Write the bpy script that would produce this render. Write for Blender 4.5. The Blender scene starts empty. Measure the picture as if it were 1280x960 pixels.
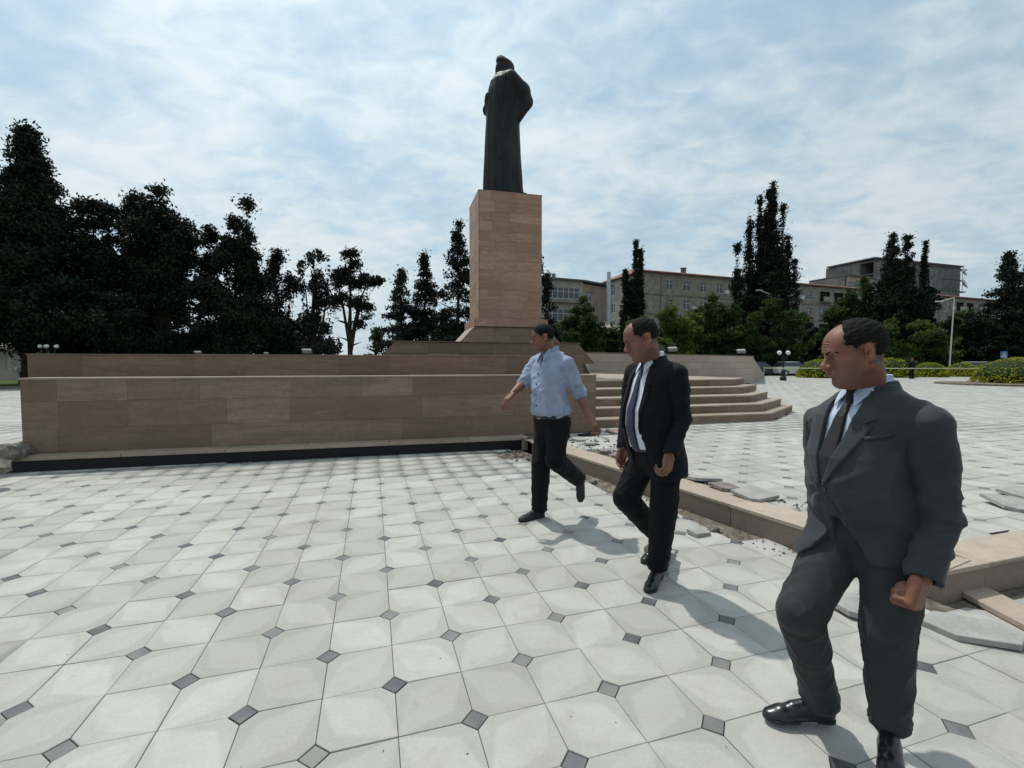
import bpy, bmesh, math, random
import numpy as np
from mathutils import Vector, Matrix, noise as mnoise
random.seed(7)
RNG = np.random.default_rng(7)
SC = bpy.context.scene
COL = SC.collection

# ------------------------------------------------------------------ camera
F, PITCH, CAMH = 577.0 / 1280.0, 0.0444, 1.46
cam_d = bpy.data.cameras.new("camera")
cam_d.lens = 36.0 * F
cam_d.sensor_width = 36.0
cam_d.clip_start = 0.05
cam_d.clip_end = 2000
cam = bpy.data.objects.new("camera", cam_d)
COL.objects.link(cam)
cam.location = (0, 0, CAMH)
cam.rotation_euler = (math.radians(90) - PITCH, 0, 0)
SC.camera = cam

# ------------------------------------------------------------------ sky and sun
SUN_AZ, SUN_EL = math.radians(127), math.radians(64)      # azimuth counted from +X towards +Y
w = bpy.data.worlds.new("World")
SC.world = w
w.use_nodes = True
NT = w.node_tree
for n in list(NT.nodes):
    NT.nodes.remove(n)
def WN(t, **k):
    n = NT.nodes.new(t)
    for a, v in k.items():
        setattr(n, a, v)
    return n
def wmath(op, a, b=None, c=None):
    n = WN('ShaderNodeMath', operation=op)
    for i, v in enumerate((a, b, c)):
        if v is None: continue
        if isinstance(v, (int, float)): n.inputs[i].default_value = v
        else: NT.links.new(v, n.inputs[i])
    return n.outputs[0]
sky = WN('ShaderNodeTexSky', sky_type='NISHITA')
sky.sun_disc = False
sky.sun_elevation = SUN_EL
sky.sun_rotation = math.radians(90) - SUN_AZ
sky.air_density = 1.3
sky.dust_density = 1.5
tc = WN('ShaderNodeTexCoord')
sp = WN('ShaderNodeSeparateXYZ')
NT.links.new(tc.outputs['Generated'], sp.inputs[0])
zc = wmath('ADD', wmath('MAXIMUM', sp.outputs[2], 0.0), 0.26)
cb = WN('ShaderNodeCombineXYZ')
NT.links.new(wmath('DIVIDE', sp.outputs[0], zc), cb.inputs[0])
NT.links.new(wmath('DIVIDE', sp.outputs[1], zc), cb.inputs[1])
def wnoise(scale, detail, rough, mp_scale=(1, 1, 1), rot=0.0, loc=(0, 0, 0), dist=0.0):
    m = WN('ShaderNodeMapping')
    m.inputs['Scale'].default_value = mp_scale
    m.inputs['Rotation'].default_value = (0, 0, rot)
    m.inputs['Location'].default_value = loc
    NT.links.new(cb.outputs[0], m.inputs[0])
    n = WN('ShaderNodeTexNoise')
    n.inputs['Scale'].default_value = scale
    n.inputs['Detail'].default_value = detail
    n.inputs['Roughness'].default_value = rough
    n.inputs['Distortion'].default_value = dist
    NT.links.new(m.outputs[0], n.inputs['Vector'])
    return n.outputs[0]
def wramp(v, lo, hi):
    n = WN('ShaderNodeMapRange', interpolation_type='SMOOTHSTEP')
    n.inputs[1].default_value = lo; n.inputs[2].default_value = hi
    NT.links.new(v, n.inputs[0])
    return n.outputs[0]
big = wnoise(1.1, 3.0, 0.5, (1, 1.3, 1), 0.5, (5.1, 1.9, 0))
mid = wnoise(3.0, 5.0, 0.55, (1.0, 1.3, 1), 0.45, (1.3, 7.2, 0), 0.25)
fine = wnoise(9.5, 5.0, 0.55, (1.0, 1.35, 1), 0.55, (3, 2, 0), 0.4)
v = wmath('ADD', wmath('MULTIPLY', big, 0.72), wmath('MULTIPLY', mid, 0.50))
v = wmath('ADD', v, wmath('MULTIPLY', fine, 0.42))
cover = wramp(v, 0.60, 0.92)
# thin cloud glows towards the hidden sun
sd = (math.cos(SUN_AZ) * math.cos(SUN_EL), math.sin(SUN_AZ) * math.cos(SUN_EL), math.sin(SUN_EL))
dp = WN('ShaderNodeVectorMath', operation='DOT_PRODUCT')
NT.links.new(tc.outputs['Generated'], dp.inputs[0]); dp.inputs[1].default_value = sd
glow = wmath('POWER', wmath('MAXIMUM', dp.outputs['Value'], 0.0), 3.0)
lum = wmath('ADD', 5.0, wmath('MULTIPLY', glow, 3.2))
lum = wmath('MULTIPLY', lum, wmath('ADD', 0.86, wmath('MULTIPLY', wramp(v, 0.55, 1.05), 0.24)))
cc = WN('ShaderNodeMix', data_type='RGBA')
NT.links.new(wramp(v, 0.6, 1.0), cc.inputs[0])
cc.inputs[6].default_value = (0.77, 1.06, 1.25, 1)
cc.inputs[7].default_value = (1.0, 1.12, 1.17, 1)
cl = WN('ShaderNodeVectorMath', operation='SCALE')
NT.links.new(cc.outputs[2], cl.inputs[0]); NT.links.new(lum, cl.inputs['Scale'])
mx = WN('ShaderNodeMix', data_type='RGBA')
NT.links.new(wmath('ADD', 0.68, wmath('MULTIPLY', cover, 0.32)), mx.inputs[0])
NT.links.new(sky.outputs[0], mx.inputs[6]); NT.links.new(cl.outputs[0], mx.inputs[7])
bg = WN('ShaderNodeBackground')
bg.inputs[1].default_value = 0.10
NT.links.new(mx.outputs[2], bg.inputs[0])
wo = WN('ShaderNodeOutputWorld')
NT.links.new(bg.outputs[0], wo.inputs[0])

sl = bpy.data.lights.new("sun", 'SUN')
sl.energy = 2.7
sl.angle = math.radians(1.0)
sl.color = (1.0, 0.965, 0.90)
sun = bpy.data.objects.new("sun", sl)
COL.objects.link(sun)
sun.rotation_euler = Vector(sd).to_track_quat('Z', 'Y').to_euler()

SC.view_settings.view_transform = 'Standard'
SC.view_settings.look = 'None'
SC.view_settings.exposure = 0.22
SC.view_settings.gamma = 1.0
SC.cycles.max_bounces = 6
SC.cycles.diffuse_bounces = 3

# ------------------------------------------------------------------ helpers
def at(px, py, Y):
    """point at forward distance Y seen at a place of the 1280x960 photograph"""
    X = (px - 640) / 577.0; Z = (480 - py) / 577.0
    c, s = math.cos(PITCH), math.sin(PITCH)
    d = (X, c + Z * s, -s + Z * c)
    t = Y / d[1]
    return Vector((d[0] * t, Y, CAMH + d[2] * t))
def ground(px, py, z=0.0):
    p = at(px, py, 1.0)
    t = (z - CAMH) / (p.z - CAMH)
    return Vector((p.x * t, t, z))

def link(name, me, parent=None, mat=None):
    o = bpy.data.objects.new(name, me)
    COL.objects.link(o)
    if parent is not None: o.parent = parent
    if mat is not None and me is not None and len(me.materials) == 0: me.materials.append(mat)
    return o
def tag(o, label=None, cat=None, group=None, kind=None):
    if label: o['label'] = label
    if cat: o['category'] = cat
    if group: o['group'] = group
    if kind: o['kind'] = kind
    return o
def empty(name, loc=(0, 0, 0), rz=0.0, **k):
    o = bpy.data.objects.new(name, None)
    COL.objects.link(o)
    o.location = loc; o.rotation_euler = (0, 0, rz)
    o.empty_display_size = 0.2
    return tag(o, **k)
def np_mesh(name, V, Fc, smooth=False):
    """V (n,3), Fc (m,k) equal-sized faces"""
    V = np.asarray(V, np.float32); Fc = np.asarray(Fc, np.int32)
    me = bpy.data.meshes.new(name)
    me.vertices.add(len(V)); me.vertices.foreach_set('co', V.ravel())
    m, k = Fc.shape
    me.loops.add(m * k); me.loops.foreach_set('vertex_index', Fc.ravel())
    me.polygons.add(m)
    me.polygons.foreach_set('loop_start', np.arange(0, m * k, k, dtype=np.int32))
    me.polygons.foreach_set('loop_total', np.full(m, k, np.int32))
    me.update(calc_edges=True)
    if smooth: me.polygons.foreach_set('use_smooth', np.ones(m, bool))
    return me
def py_mesh(name, V, Fc, smooth=False):
    me = bpy.data.meshes.new(name)
    me.from_pydata([tuple(v) for v in V], [], [tuple(f) for f in Fc])
    me.update()
    if smooth:
        for p in me.polygons: p.use_smooth = True
    return me
class MB:
    """collects simple shapes into one mesh"""
    def __init__(s): s.V = []; s.F = []
    def add(s, V, Fc):
        n = len(s.V); s.V += [tuple(v) for v in V]; s.F += [tuple(i + n for i in f) for f in Fc]; return s
    def box(s, c, d, rz=0.0, M=None):
        x, y, z = d[0] / 2, d[1] / 2, d[2] / 2
        V = [Vector((a * x, b * y, e * z)) for e in (-1, 1) for a, b in ((-1, -1), (1, -1), (1, 1), (-1, 1))]
        R = Matrix.Rotation(rz, 3, 'Z') if M is None else M
        V = [R @ v + Vector(c) for v in V]
        return s.add(V, [(3, 2, 1, 0), (4, 5, 6, 7), (0, 1, 5, 4), (1, 2, 6, 5), (2, 3, 7, 6), (3, 0, 4, 7)])
    def prism(s, pts, z0, z1):
        n = len(pts)
        V = [(p[0], p[1], z0) for p in pts] + [(p[0], p[1], z1) for p in pts]
        a = sum(pts[i][0] * pts[(i + 1) % n][1] - pts[(i + 1) % n][0] * pts[i][1] for i in range(n))
        Fc = [tuple(range(n - 1, -1, -1)), tuple(range(n, 2 * n))] + [(i, (i + 1) % n, n + (i + 1) % n, n + i) for i in range(n)]
        if a < 0: Fc = [tuple(reversed(f)) for f in Fc]
        return s.add(V, Fc)
    def hull8(s, lo4, hi4):
        return s.add(list(lo4) + list(hi4), [(3, 2, 1, 0), (4, 5, 6, 7), (0, 1, 5, 4), (1, 2, 6, 5), (2, 3, 7, 6), (3, 0, 4, 7)])
    def tube(s, pts, rad, n=8, cap=True):
        pts = [Vector(p) for p in pts]
        if isinstance(rad, (int, float)): rad = [rad] * len(pts)
        V = []
        ref = None
        for i, p in enumerate(pts):
            t = (pts[min(i + 1, len(pts) - 1)] - pts[max(i - 1, 0)]).normalized()
            if ref is None: ref = t.orthogonal().normalized()
            a = (ref - t * ref.dot(t)).normalized(); b = t.cross(a); ref = a
            V += [p + (a * math.cos(2 * math.pi * k / n) + b * math.sin(2 * math.pi * k / n)) * rad[i] for k in range(n)]
        Fc = [(i * n + k, i * n + (k + 1) % n, (i + 1) * n + (k + 1) % n, (i + 1) * n + k) for i in range(len(pts) - 1) for k in range(n)]
        if cap: Fc += [tuple(range(n - 1, -1, -1)), tuple((len(pts) - 1) * n + k for k in range(n))]
        return s.add(V, Fc)
    def lathe(s, prof, c=(0, 0, 0), n=16):
        V = [(c[0] + r * math.cos(2 * math.pi * k / n), c[1] + r * math.sin(2 * math.pi * k / n), c[2] + z) for r, z in prof for k in range(n)]
        m = len(prof)
        Fc = [(i * n + k, i * n + (k + 1) % n, (i + 1) * n + (k + 1) % n, (i + 1) * n + k) for i in range(m - 1) for k in range(n)]
        Fc += [tuple(range(n - 1, -1, -1)), tuple((m - 1) * n + k for k in range(n))]
        return s.add(V, Fc)
    def mesh(s, name, smooth=False): return py_mesh(name, s.V, s.F, smooth)
    def build(s, name, mat, parent=None, smooth=False, bevel=0.0, **k):
        o = link(name, s.mesh(name, smooth), parent, mat)
        if bevel:
            b = o.modifiers.new('bevel', 'BEVEL'); b.width = bevel; b.segments = 1; b.limit_method = 'ANGLE'
        return tag(o, **k)

# ------------------------------------------------------------------ materials
class Mat:
    def __init__(s, name, rough=0.8, spec=0.3, metal=0.0):
        s.m = bpy.data.materials.new(name); s.m.use_nodes = True
        s.t = s.m.node_tree; s.b = s.t.nodes['Principled BSDF']
        s.b.inputs['Roughness'].default_value = rough
        s.b.inputs['Specular IOR Level'].default_value = spec
        s.b.inputs['Metallic'].default_value = metal
    def n(s, t, **k):
        n = s.t.nodes.new(t)
        for a, v in k.items(): setattr(n, a, v)
        return n
    def l(s, a, b): s.t.links.new(a, b)
    def set(s, inp, v):
        if hasattr(v, 'is_output') or isinstance(v, bpy.types.NodeSocket): s.l(v, inp)
        else: inp.default_value = v
    def math(s, op, a, b=None, clamp=False):
        n = s.n('ShaderNodeMath', operation=op); n.use_clamp = clamp
        s.set(n.inputs[0], a)
        if b is not None: s.set(n.inputs[1], b)
        return n.outputs[0]
    def coord(s, kind='Object'):
        if kind == 'World': return s.n('ShaderNodeNewGeometry').outputs['Position']
        return s.n('ShaderNodeTexCoord').outputs[kind]
    def noise(s, vec, scale=5, detail=4, rough=0.55, stretch=(1, 1, 1), dist=0.0, rot=(0, 0, 0)):
        m = s.n('ShaderNodeMapping'); m.inputs['Scale'].default_value = stretch; m.inputs['Rotation'].default_value = rot
        s.l(vec, m.inputs[0])
        n = s.n('ShaderNodeTexNoise'); n.inputs['Scale'].default_value = scale
        n.inputs['Detail'].default_value = detail; n.inputs['Roughness'].default_value = rough
        n.inputs['Distortion'].default_value = dist
        s.l(m.outputs[0], n.inputs['Vector'])
        return n.outputs[0]
    def ramp(s, v, lo, hi, a=0.0, b=1.0):
        n = s.n('ShaderNodeMapRange', interpolation_type='SMOOTHSTEP')
        s.set(n.inputs[0], v)
        for i, x in enumerate((lo, hi, a, b)): n.inputs[i + 1].default_value = x
        return n.outputs[0]
    def mix(s, f, a, b, mode='MIX'):
        n = s.n('ShaderNodeMix', data_type='RGBA', blend_type=mode)
        s.set(n.inputs[0], f)
        for i, c in ((6, a), (7, b)):
            if isinstance(c, tuple): n.inputs[i].default_value = c + (1,) if len(c) == 3 else c
            else: s.l(c, n.inputs[i])
        return n.outputs[2]
    def rand(s): return s.n('ShaderNodeObjectInfo').outputs['Random']
    def attr(s, name, out='Fac'): return s.n('ShaderNodeAttribute', attribute_name=name).outputs[out]
    def color(s, c):
        if isinstance(c, tuple): s.b.inputs['Base Color'].default_value = c + (1,) if len(c) == 3 else c
        else: s.l(c, s.b.inputs['Base Color'])
        return s
    def bump(s, h, strength=0.3, dist=0.01):
        n = s.n('ShaderNodeBump'); n.inputs['Strength'].default_value = strength; n.inputs['Distance'].default_value = dist
        s.l(h, n.inputs['Height']); s.l(n.outputs[0], s.b.inputs['Normal']); return s
def plain(name, c, rough=0.7, spec=0.3, metal=0.0, var=0.12, scale=6.0):
    m = Mat(name, rough, spec, metal)
    co = m.coord('Object')
    f = m.noise(co, scale, 4)
    c1 = tuple(x * (1 - var) for x in c); c2 = tuple(min(1, x * (1 + var)) for x in c)
    m.color(m.mix(m.ramp(f, 0.3, 0.7), c1, c2))
    return m.m
# ------------------------------------------------------------------ paving
TS = 0.3062; GYAW = 0.2948; ZR = 0.20
GO = Vector((-2.4095 * TS, 5.4068 * TS)); GE1 = Vector((math.cos(GYAW), math.sin(GYAW))); GE2 = Vector((-math.sin(GYAW), math.cos(GYAW)))
WA = math.radians(14.3)                                     # direction of the podium wall
LEDGE = Vector((0.17, 7.83)); LDIR = Vector((math.cos(WA), math.sin(WA))); LNOR = Vector((-math.sin(WA), math.cos(WA)))
K0 = Vector((0.30, 7.39)); KC = Vector((2.62, 2.74)); K1D = (KC - K0).normalized(); K1N = Vector((-K1D.y, K1D.x))
K2A = math.radians(16.8); K2D = Vector((math.cos(K2A), math.sin(K2A))); K2N = Vector((-K2D.y, K2D.x))
LOWER = [LEDGE - LDIR * 40, LEDGE, K0, KC, KC + K2D * 40, Vector((42, -14)), Vector((-42, -14))]

def m_paving(name, base, warm):
    m = Mat(name, 0.72, 0.25)
    co = m.coord('World')
    uv = m.n('ShaderNodeUVMap', uv_map='UVMap').outputs[0]
    rnd = m.attr('rnd')
    sp = m.n('ShaderNodeSeparateXYZ'); m.l(uv, sp.inputs[0])
    u, v = sp.outputs[0], sp.outputs[1]
    def arm(a, b):           # greyer, slightly sunk wedge that narrows away from the inlay at the corner
        lim = m.math('MULTIPLY', m.math('SUBTRACT', 0.96, a), 0.33)
        return m.ramp(m.math('SUBTRACT', lim, b), -0.04, 0.055)
    iu, iv = m.math('SUBTRACT', 1.0, u), m.math('SUBTRACT', 1.0, v)
    s1 = m.math('MAXIMUM', arm(u, v), arm(v, u)); s2 = m.math('MAXIMUM', arm(iu, iv), arm(iv, iu))
    star = m.math('MAXIMUM', s1, s2)
    blot = m.noise(co, 2.2, 5, 0.6)
    star = m.math('MULTIPLY', star, m.ramp(blot, 0.3, 0.62, 0.35, 1.0))
    dirt = m.ramp(m.noise(co, 0.9, 6, 0.65), 0.45, 0.75)
    grain = m.noise(co, 60, 3, 0.7)
    c = m.mix(m.ramp(rnd, 0, 1), tuple(x * 0.92 for x in base), tuple(min(1, x * 1.14) for x in base))
    c = m.mix(m.math('MULTIPLY', m.ramp(m.noise(co, 5, 5, 0.6), 0.35, 0.75), 0.45), c, warm)
    c = m.mix(m.math('MULTIPLY', dirt, 0.35), c, (warm[0] * .72, warm[1] * .70, warm[2] * .66))
    c = m.mix(m.math('MULTIPLY', star, 0.29), c, (0.19, 0.182, 0.172))
    c = m.mix(m.math('MULTIPLY', m.ramp(rnd, .93, .97), 0.28), c, (0.41, 0.43, 0.43))
    st2 = m.ramp(m.noise(co, 3.1, 6, 0.72, (1, 1, 1), 1.0), 0.56, 0.70)
    c = m.mix(m.math('MULTIPLY', st2, 0.26), c, (0.235, 0.195, 0.155))
    st3 = m.ramp(m.noise(co, 0.55, 4, 0.6), 0.50, 0.66)
    c = m.mix(m.math('MULTIPLY', st3, 0.22), c, (0.26, 0.235, 0.205))
    spots = m.ramp(m.noise(co, 26, 2, 0.5), 0.74, 0.80)
    c = m.mix(m.math('MULTIPLY', spots, 0.35), c, (0.13, 0.115, 0.10))
    c = m.mix(0.14, c, grain, 'OVERLAY')
    m.color(c)
    m.bump(m.math('ADD', m.math('MULTIPLY', grain, 0.5), m.math('MULTIPLY', star, -1.2)), 0.35, 0.004)
    return m.m
M_PAVE = m_paving('paving_stone', (0.372, 0.368, 0.345), (0.345, 0.315, 0.27))
def m_accent():
    m = Mat('slate_inlay', 0.5, 0.4)
    co = m.coord('World'); rnd = m.attr('rnd')
    c = m.mix(m.ramp(rnd, 0.0, 1.0), (0.055, 0.057, 0.066), (0.12, 0.12, 0.125))
    c = m.mix(m.math('MULTIPLY', m.ramp(m.noise(co, 2.2, 5), 0.38, 0.66), 0.62), c, (0.25, 0.24, 0.22))
    m.color(c); m.bump(m.noise(co, 90, 3), 0.25, 0.003)
    return m.m
M_ACC = m_accent()
def m_dirt(name, c1, c2, sc=8):
    m = Mat(name, 0.95, 0.1)
    co = m.coord('World')
    f = m.noise(co, sc, 6, 0.7)
    c = m.mix(m.ramp(f, 0.35, 0.7), c1, c2)
    m.color(c); m.bump(m.noise(co, 40, 5, 0.7), 0.7, 0.02)
    return m.m
M_DIRT = m_dirt('joint_dirt', (0.10, 0.085, 0.07), (0.24, 0.21, 0.17))
M_JOINT = m_dirt('joint_sand', (0.08, 0.073, 0.065), (0.17, 0.155, 0.135), 3)
M_ASPH = m_dirt('asphalt', (0.045, 0.045, 0.047), (0.07, 0.07, 0.07), 2)
M_GRASS = m_dirt('grass_green', (0.03, 0.055, 0.012), (0.07, 0.11, 0.025), 3)

def in_poly(P, poly):
    x, y = P[:, 0], P[:, 1]; r = np.zeros(len(P), bool)
    n = len(poly)
    for i in range(n):
        a, b = poly[i], poly[(i + 1) % n]
        cnd = ((a[1] > y) != (b[1] > y))
        with np.errstate(divide='ignore', invalid='ignore'):
            xs = (b[0] - a[0]) * (y - a[1]) / (b[1] - a[1] + 1e-12) + a[0]
        r ^= cnd & (x < xs)
    return r
CL = 0.0575
def hexpts(flip, g=0.0012):
    s = TS - 2 * g; c = CL - 0.6 * g
    P = [(c, 0), (s, 0), (s, s - c), (s - c, s), (0, s), (0, c)]
    if flip: P = [(s - y, x) for x, y in P]                  # quarter turn
    return [(x - s / 2, y - s / 2) for x, y in P]
def uvof(p, flip):
    x, y = p[0] / TS + 0.5, p[1] / TS + 0.5
    if flip: x, y = y, 1 - x
    return (x, y)
def tile_mesh(flip, rnd, th=0.03, bev=0.0022):
    P = hexpts(flip); n = 6
    V = []; U = []
    for k, (ins, z) in enumerate(((bev, 0), (0, -bev), (0, -th))):
        for x, y in P:
            r = math.hypot(x, y)
            V.append((x * (1 - ins / r), y * (1 - ins / r), z)); U.append(uvof((x, y), flip))
    Fc = [tuple(range(n))] + [(k * n + i, (k + 1) * n + i, (k + 1) * n + (i + 1) % n, k * n + (i + 1) % n) for k in (0, 1) for i in range(n)]
    me = py_mesh('paving_tile', V, Fc)
    uv = me.uv_layers.new(name='UVMap')
    for lp in me.loops: uv.data[lp.index].uv = U[lp.vertex_index]
    a = me.attributes.new('rnd', 'FLOAT', 'POINT'); a.data.foreach_set('value', [rnd] * len(V))
    me.materials.append(M_PAVE)
    return me
TILE = [[tile_mesh(f, (k + .5) / 8) for k in range(8)] for f in (0, 1)]
def accent_mesh(rnd):
    r = CL - 0.004
    P = [(r, 0), (0, r), (-r, 0), (0, -r)]
    V = [(x * .96, y * .96, 0) for x, y in P] + [(x, y, -.0018) for x, y in P] + [(x, y, -.03) for x, y in P]
    Fc = [(0, 1, 2, 3)] + [(k * 4 + i, (k + 1) * 4 + i, (k + 1) * 4 + (i + 1) % 4, k * 4 + (i + 1) % 4) for k in (0, 1) for i in range(4)]
    me = py_mesh('inlay_tile', V, Fc)
    a = me.attributes.new('rnd', 'FLOAT', 'POINT'); a.data.foreach_set('value', [rnd] * len(V))
    me.materials.append(M_ACC)
    return me
ACC = [accent_mesh((k + .5) / 6) for k in range(6)]

def grid_index(xmin, xmax, ymin, ymax):
    R = 0
    c = [(x, y) for x in (xmin, xmax) for y in (ymin, ymax)]
    us = [((Vector(p) - GO).dot(GE1) / TS, (Vector(p) - GO).dot(GE2) / TS) for p in c]
    i0, i1 = int(min(u[0] for u in us)) - 1, int(max(u[0] for u in us)) + 1
    j0, j1 = int(min(u[1] for u in us)) - 1, int(max(u[1] for u in us)) + 1
    I, J = np.meshgrid(np.arange(i0, i1), np.arange(j0, j1), indexing='ij')
    return I.ravel(), J.ravel()
def to_world(u, v):
    return np.stack([GO.x + (u * GE1.x + v * GE2.x) * TS, GO.y + (u * GE1.y + v * GE2.y) * TS], 1)

def lay(parent, inside, z, ymax, near=300, far_simple=14.0):
    """tiles between grid lines: hexagon slabs, inlays at every other crossing"""
    I, J = grid_index(-1.3 * ymax - 2, 1.3 * ymax + 2, -0.5, ymax)
    P = to_world(I + .5, J + .5)
    ok = inside(P) & (np.abs(P[:, 0]) < 1.35 * np.maximum(P[:, 1], 0) + 2.2) & (P[:, 1] > -0.6)
    I, J, P = I[ok], J[ok], P[ok]
    flip = ((I + J) % 2 != 0).astype(int)
    vis = (P[:, 1] > 1.3) & (np.abs(P[:, 0]) < 1.13 * P[:, 1] + .15)
    key = np.where(vis, P[:, 1], 1e3 + P[:, 1])
    order = np.argsort(key)
    rnd = RNG.random(len(I)); dz = RNG.normal(0, 0.0011, len(I)); tl = RNG.normal(0, 0.003, (len(I), 2))
    for k in order[:near]:
        o = link('paving_tile', TILE[flip[k]][int(rnd[k] * 8)], parent)
        o.location = (P[k, 0], P[k, 1], z + dz[k]); o.rotation_euler = (tl[k, 0], tl[k, 1], GYAW)
    rest = order[near:]
    # the remaining slabs, one mesh
    for part, sel in (('near', rest[np.hypot(*P[rest].T) < far_simple]), ('far', rest[np.hypot(*P[rest].T) >= far_simple])):
        if len(sel) == 0: continue
        H = np.array([hexpts(0), hexpts(1)])[flip[sel]]                # n,6,2
        UVs = np.array([[uvof(p, 0) for p in hexpts(0)], [uvof(p, 1) for p in hexpts(1)]])[flip[sel]]
        n = len(sel)
        X = P[sel, 0][:, None] + H[:, :, 0] * GE1.x + H[:, :, 1] * GE2.x
        Y = P[sel, 1][:, None] + H[:, :, 0] * GE1.y + H[:, :, 1] * GE2.y
        Z = z + dz[sel][:, None] + H[:, :, 0] * tl[sel, 0][:, None]
        top = np.stack([X, Y, Z], 2)
        if part == 'near': V = np.concatenate([top, top - [0, 0, .03]], 1); nv = 12
        else: V = top; nv = 6
        base = (np.arange(n) * nv)[:, None]
        V = V.reshape(-1, 3)
        quads = [[0, 1, 2, 3], [0, 3, 4, 5]]
        if part == 'near': quads += [[i, 6 + i, 6 + (i + 1) % 6, (i + 1) % 6] for i in range(6)]
        Fc = np.concatenate([base + np.array(q)[None] for q in quads], 0)
        me = np_mesh('paving_tiles', V, Fc)
        uvl = me.uv_layers.new(name='UVMap')
        UV2 = np.concatenate([UVs] * (nv // 6), 1).reshape(-1, 2)
        uvl.data.foreach_set('uv', UV2[Fc.ravel()].astype(np.float32).ravel())
        a = me.attributes.new('rnd', 'FLOAT', 'POINT'); a.data.foreach_set('value', np.repeat(rnd[sel], nv).astype(np.float32))
        o = link('paving_tiles', me, parent, M_PAVE); o['kind'] = 'stuff'
    # inlays at crossings where i+j is even
    I, J = grid_index(-1.3 * ymax - 2, 1.3 * ymax + 2, -0.5, ymax)
    e = (I + J) % 2 == 0; I, J = I[e], J[e]
    P = to_world(I, J)
    ok = inside(P) & (np.abs(P[:, 0]) < 1.35 * np.maximum(P[:, 1], 0) + 2.2) & (P[:, 1] > -0.6)
    P = P[ok]
    vis = (P[:, 1] > 1.3) & (np.abs(P[:, 0]) < 1.13 * P[:, 1] + .1)
    order = np.argsort(np.where(vis, P[:, 1], 1e3 + P[:, 1]))
    nn = near // 2 + 20
    for k in order[:nn]:
        o = link('inlay_tile', ACC[int(RNG.random() * 6)], parent)
        o.location = (P[k, 0], P[k, 1], z - 0.001 + RNG.normal(0, 0.0008)); o.rotation_euler = (0, 0, GYAW)
    sel = order[nn:]; n = len(sel)
    r = CL - .004
    D4 = np.array([GE1 * r, GE2 * r, -GE1 * r, -GE2 * r])
    V = np.concatenate([P[sel][:, None] + D4[None], np.full((n, 4, 1), z - .0012)], 2).reshape(-1, 3)
    me = np_mesh('inlay_tiles', V, (np.arange(n) * 4)[:, None] + np.arange(4)[None])
    a = me.attributes.new('rnd', 'FLOAT', 'POINT'); a.data.foreach_set('value', np.repeat(RNG.random(n), 4).astype(np.float32))
    o = link('inlay_tiles', me, parent, M_ACC); o['kind'] = 'stuff'

def sheet(name, pts, z, mat, parent=None, kind='structure'):
    bm = bmesh.new()
    f = bm.faces.new([bm.verts.new((p[0], p[1], z)) for p in pts])
    f.normal_update(); bmesh.ops.triangulate(bm, faces=[f])
    me = bpy.data.meshes.new(name); bm.to_mesh(me); bm.free()
    me.update()
    if me.polygons[0].normal.z < 0: me.flip_normals()
    o = link(name, me, parent, mat)
    if kind: o['kind'] = kind
    return o
lower = sheet('lower_plaza', LOWER, -0.012, M_JOINT)
tag(lower, label='pale paving of the lower square with small slate inlays')
def kd(P):       # signed distance behind the first kerb / second kerb / ledge
    P = np.asarray(P)
    d1 = (P - np.array(K0)) @ np.array(K1N); d2 = (P - np.array(KC)) @ np.array(K2N); d3 = (P - np.array(LEDGE)) @ np.array(LNOR)
    return d1, d2, d3
def in_lower(P):
    d1, d2, d3 = kd(P)
    wob = 0.05 * np.sin(P[:, 0] * 7.0) * np.cos(P[:, 1] * 5.0)
    hole = np.hypot(P[:, 0] - 0.14, P[:, 1] - 7.45) < 0.33
    return (d3 < 0.12) & ((d1 < -0.15 + wob) | (d2 < -0.16 + wob)) & ~((d1 > -0.15 + wob) & (d2 > -0.16 + wob)) & ~hole
lay(lower, in_lower, 0.0, 9.0)

RAISED = [LEDGE - LDIR * 45, LEDGE, K0, KC, KC + K2D * 45, Vector((75, 44)), Vector((60, 60)), Vector((-30, 60)), Vector((-75, 40))]
raised = sheet('raised_plaza', RAISED, ZR - 0.013, M_JOINT)
tag(raised, label='pale paving of the raised square around the monument')
# podium footprint, kept free of slabs
POD = [Vector((-7.3, 6.3)), Vector((1.5, 8.5)), Vector((1.7, 9.1)), Vector((5.7, 10.2)), Vector((7.3, 12.1)), Vector((6.9, 13.6)), Vector((15.2, 29.5)), Vector((24, 46)), Vector((-12, 46)), Vector((-10.5, 12))]
def in_raised(P):
    d1, d2, d3 = kd(P)
    w1 = 0.50 + 0.10 * np.sin(P[:, 1] * 2.3 + 1) + 0.06 * np.sin(P[:, 0] * 9)
    w2 = 0.33 + 0.05 * np.sin(P[:, 0] * 5)
    beyond = (d3 > 0.02) | (P[:, 0] > -0.3)
    ok = (d1 > w1) & (d2 > w2) & beyond
    return (ok | ((d3 > 0.6) & (P[:, 0] < -6.5))) & ~in_poly(P, POD)
lay(raised, in_raised, ZR, 46.0)
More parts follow.
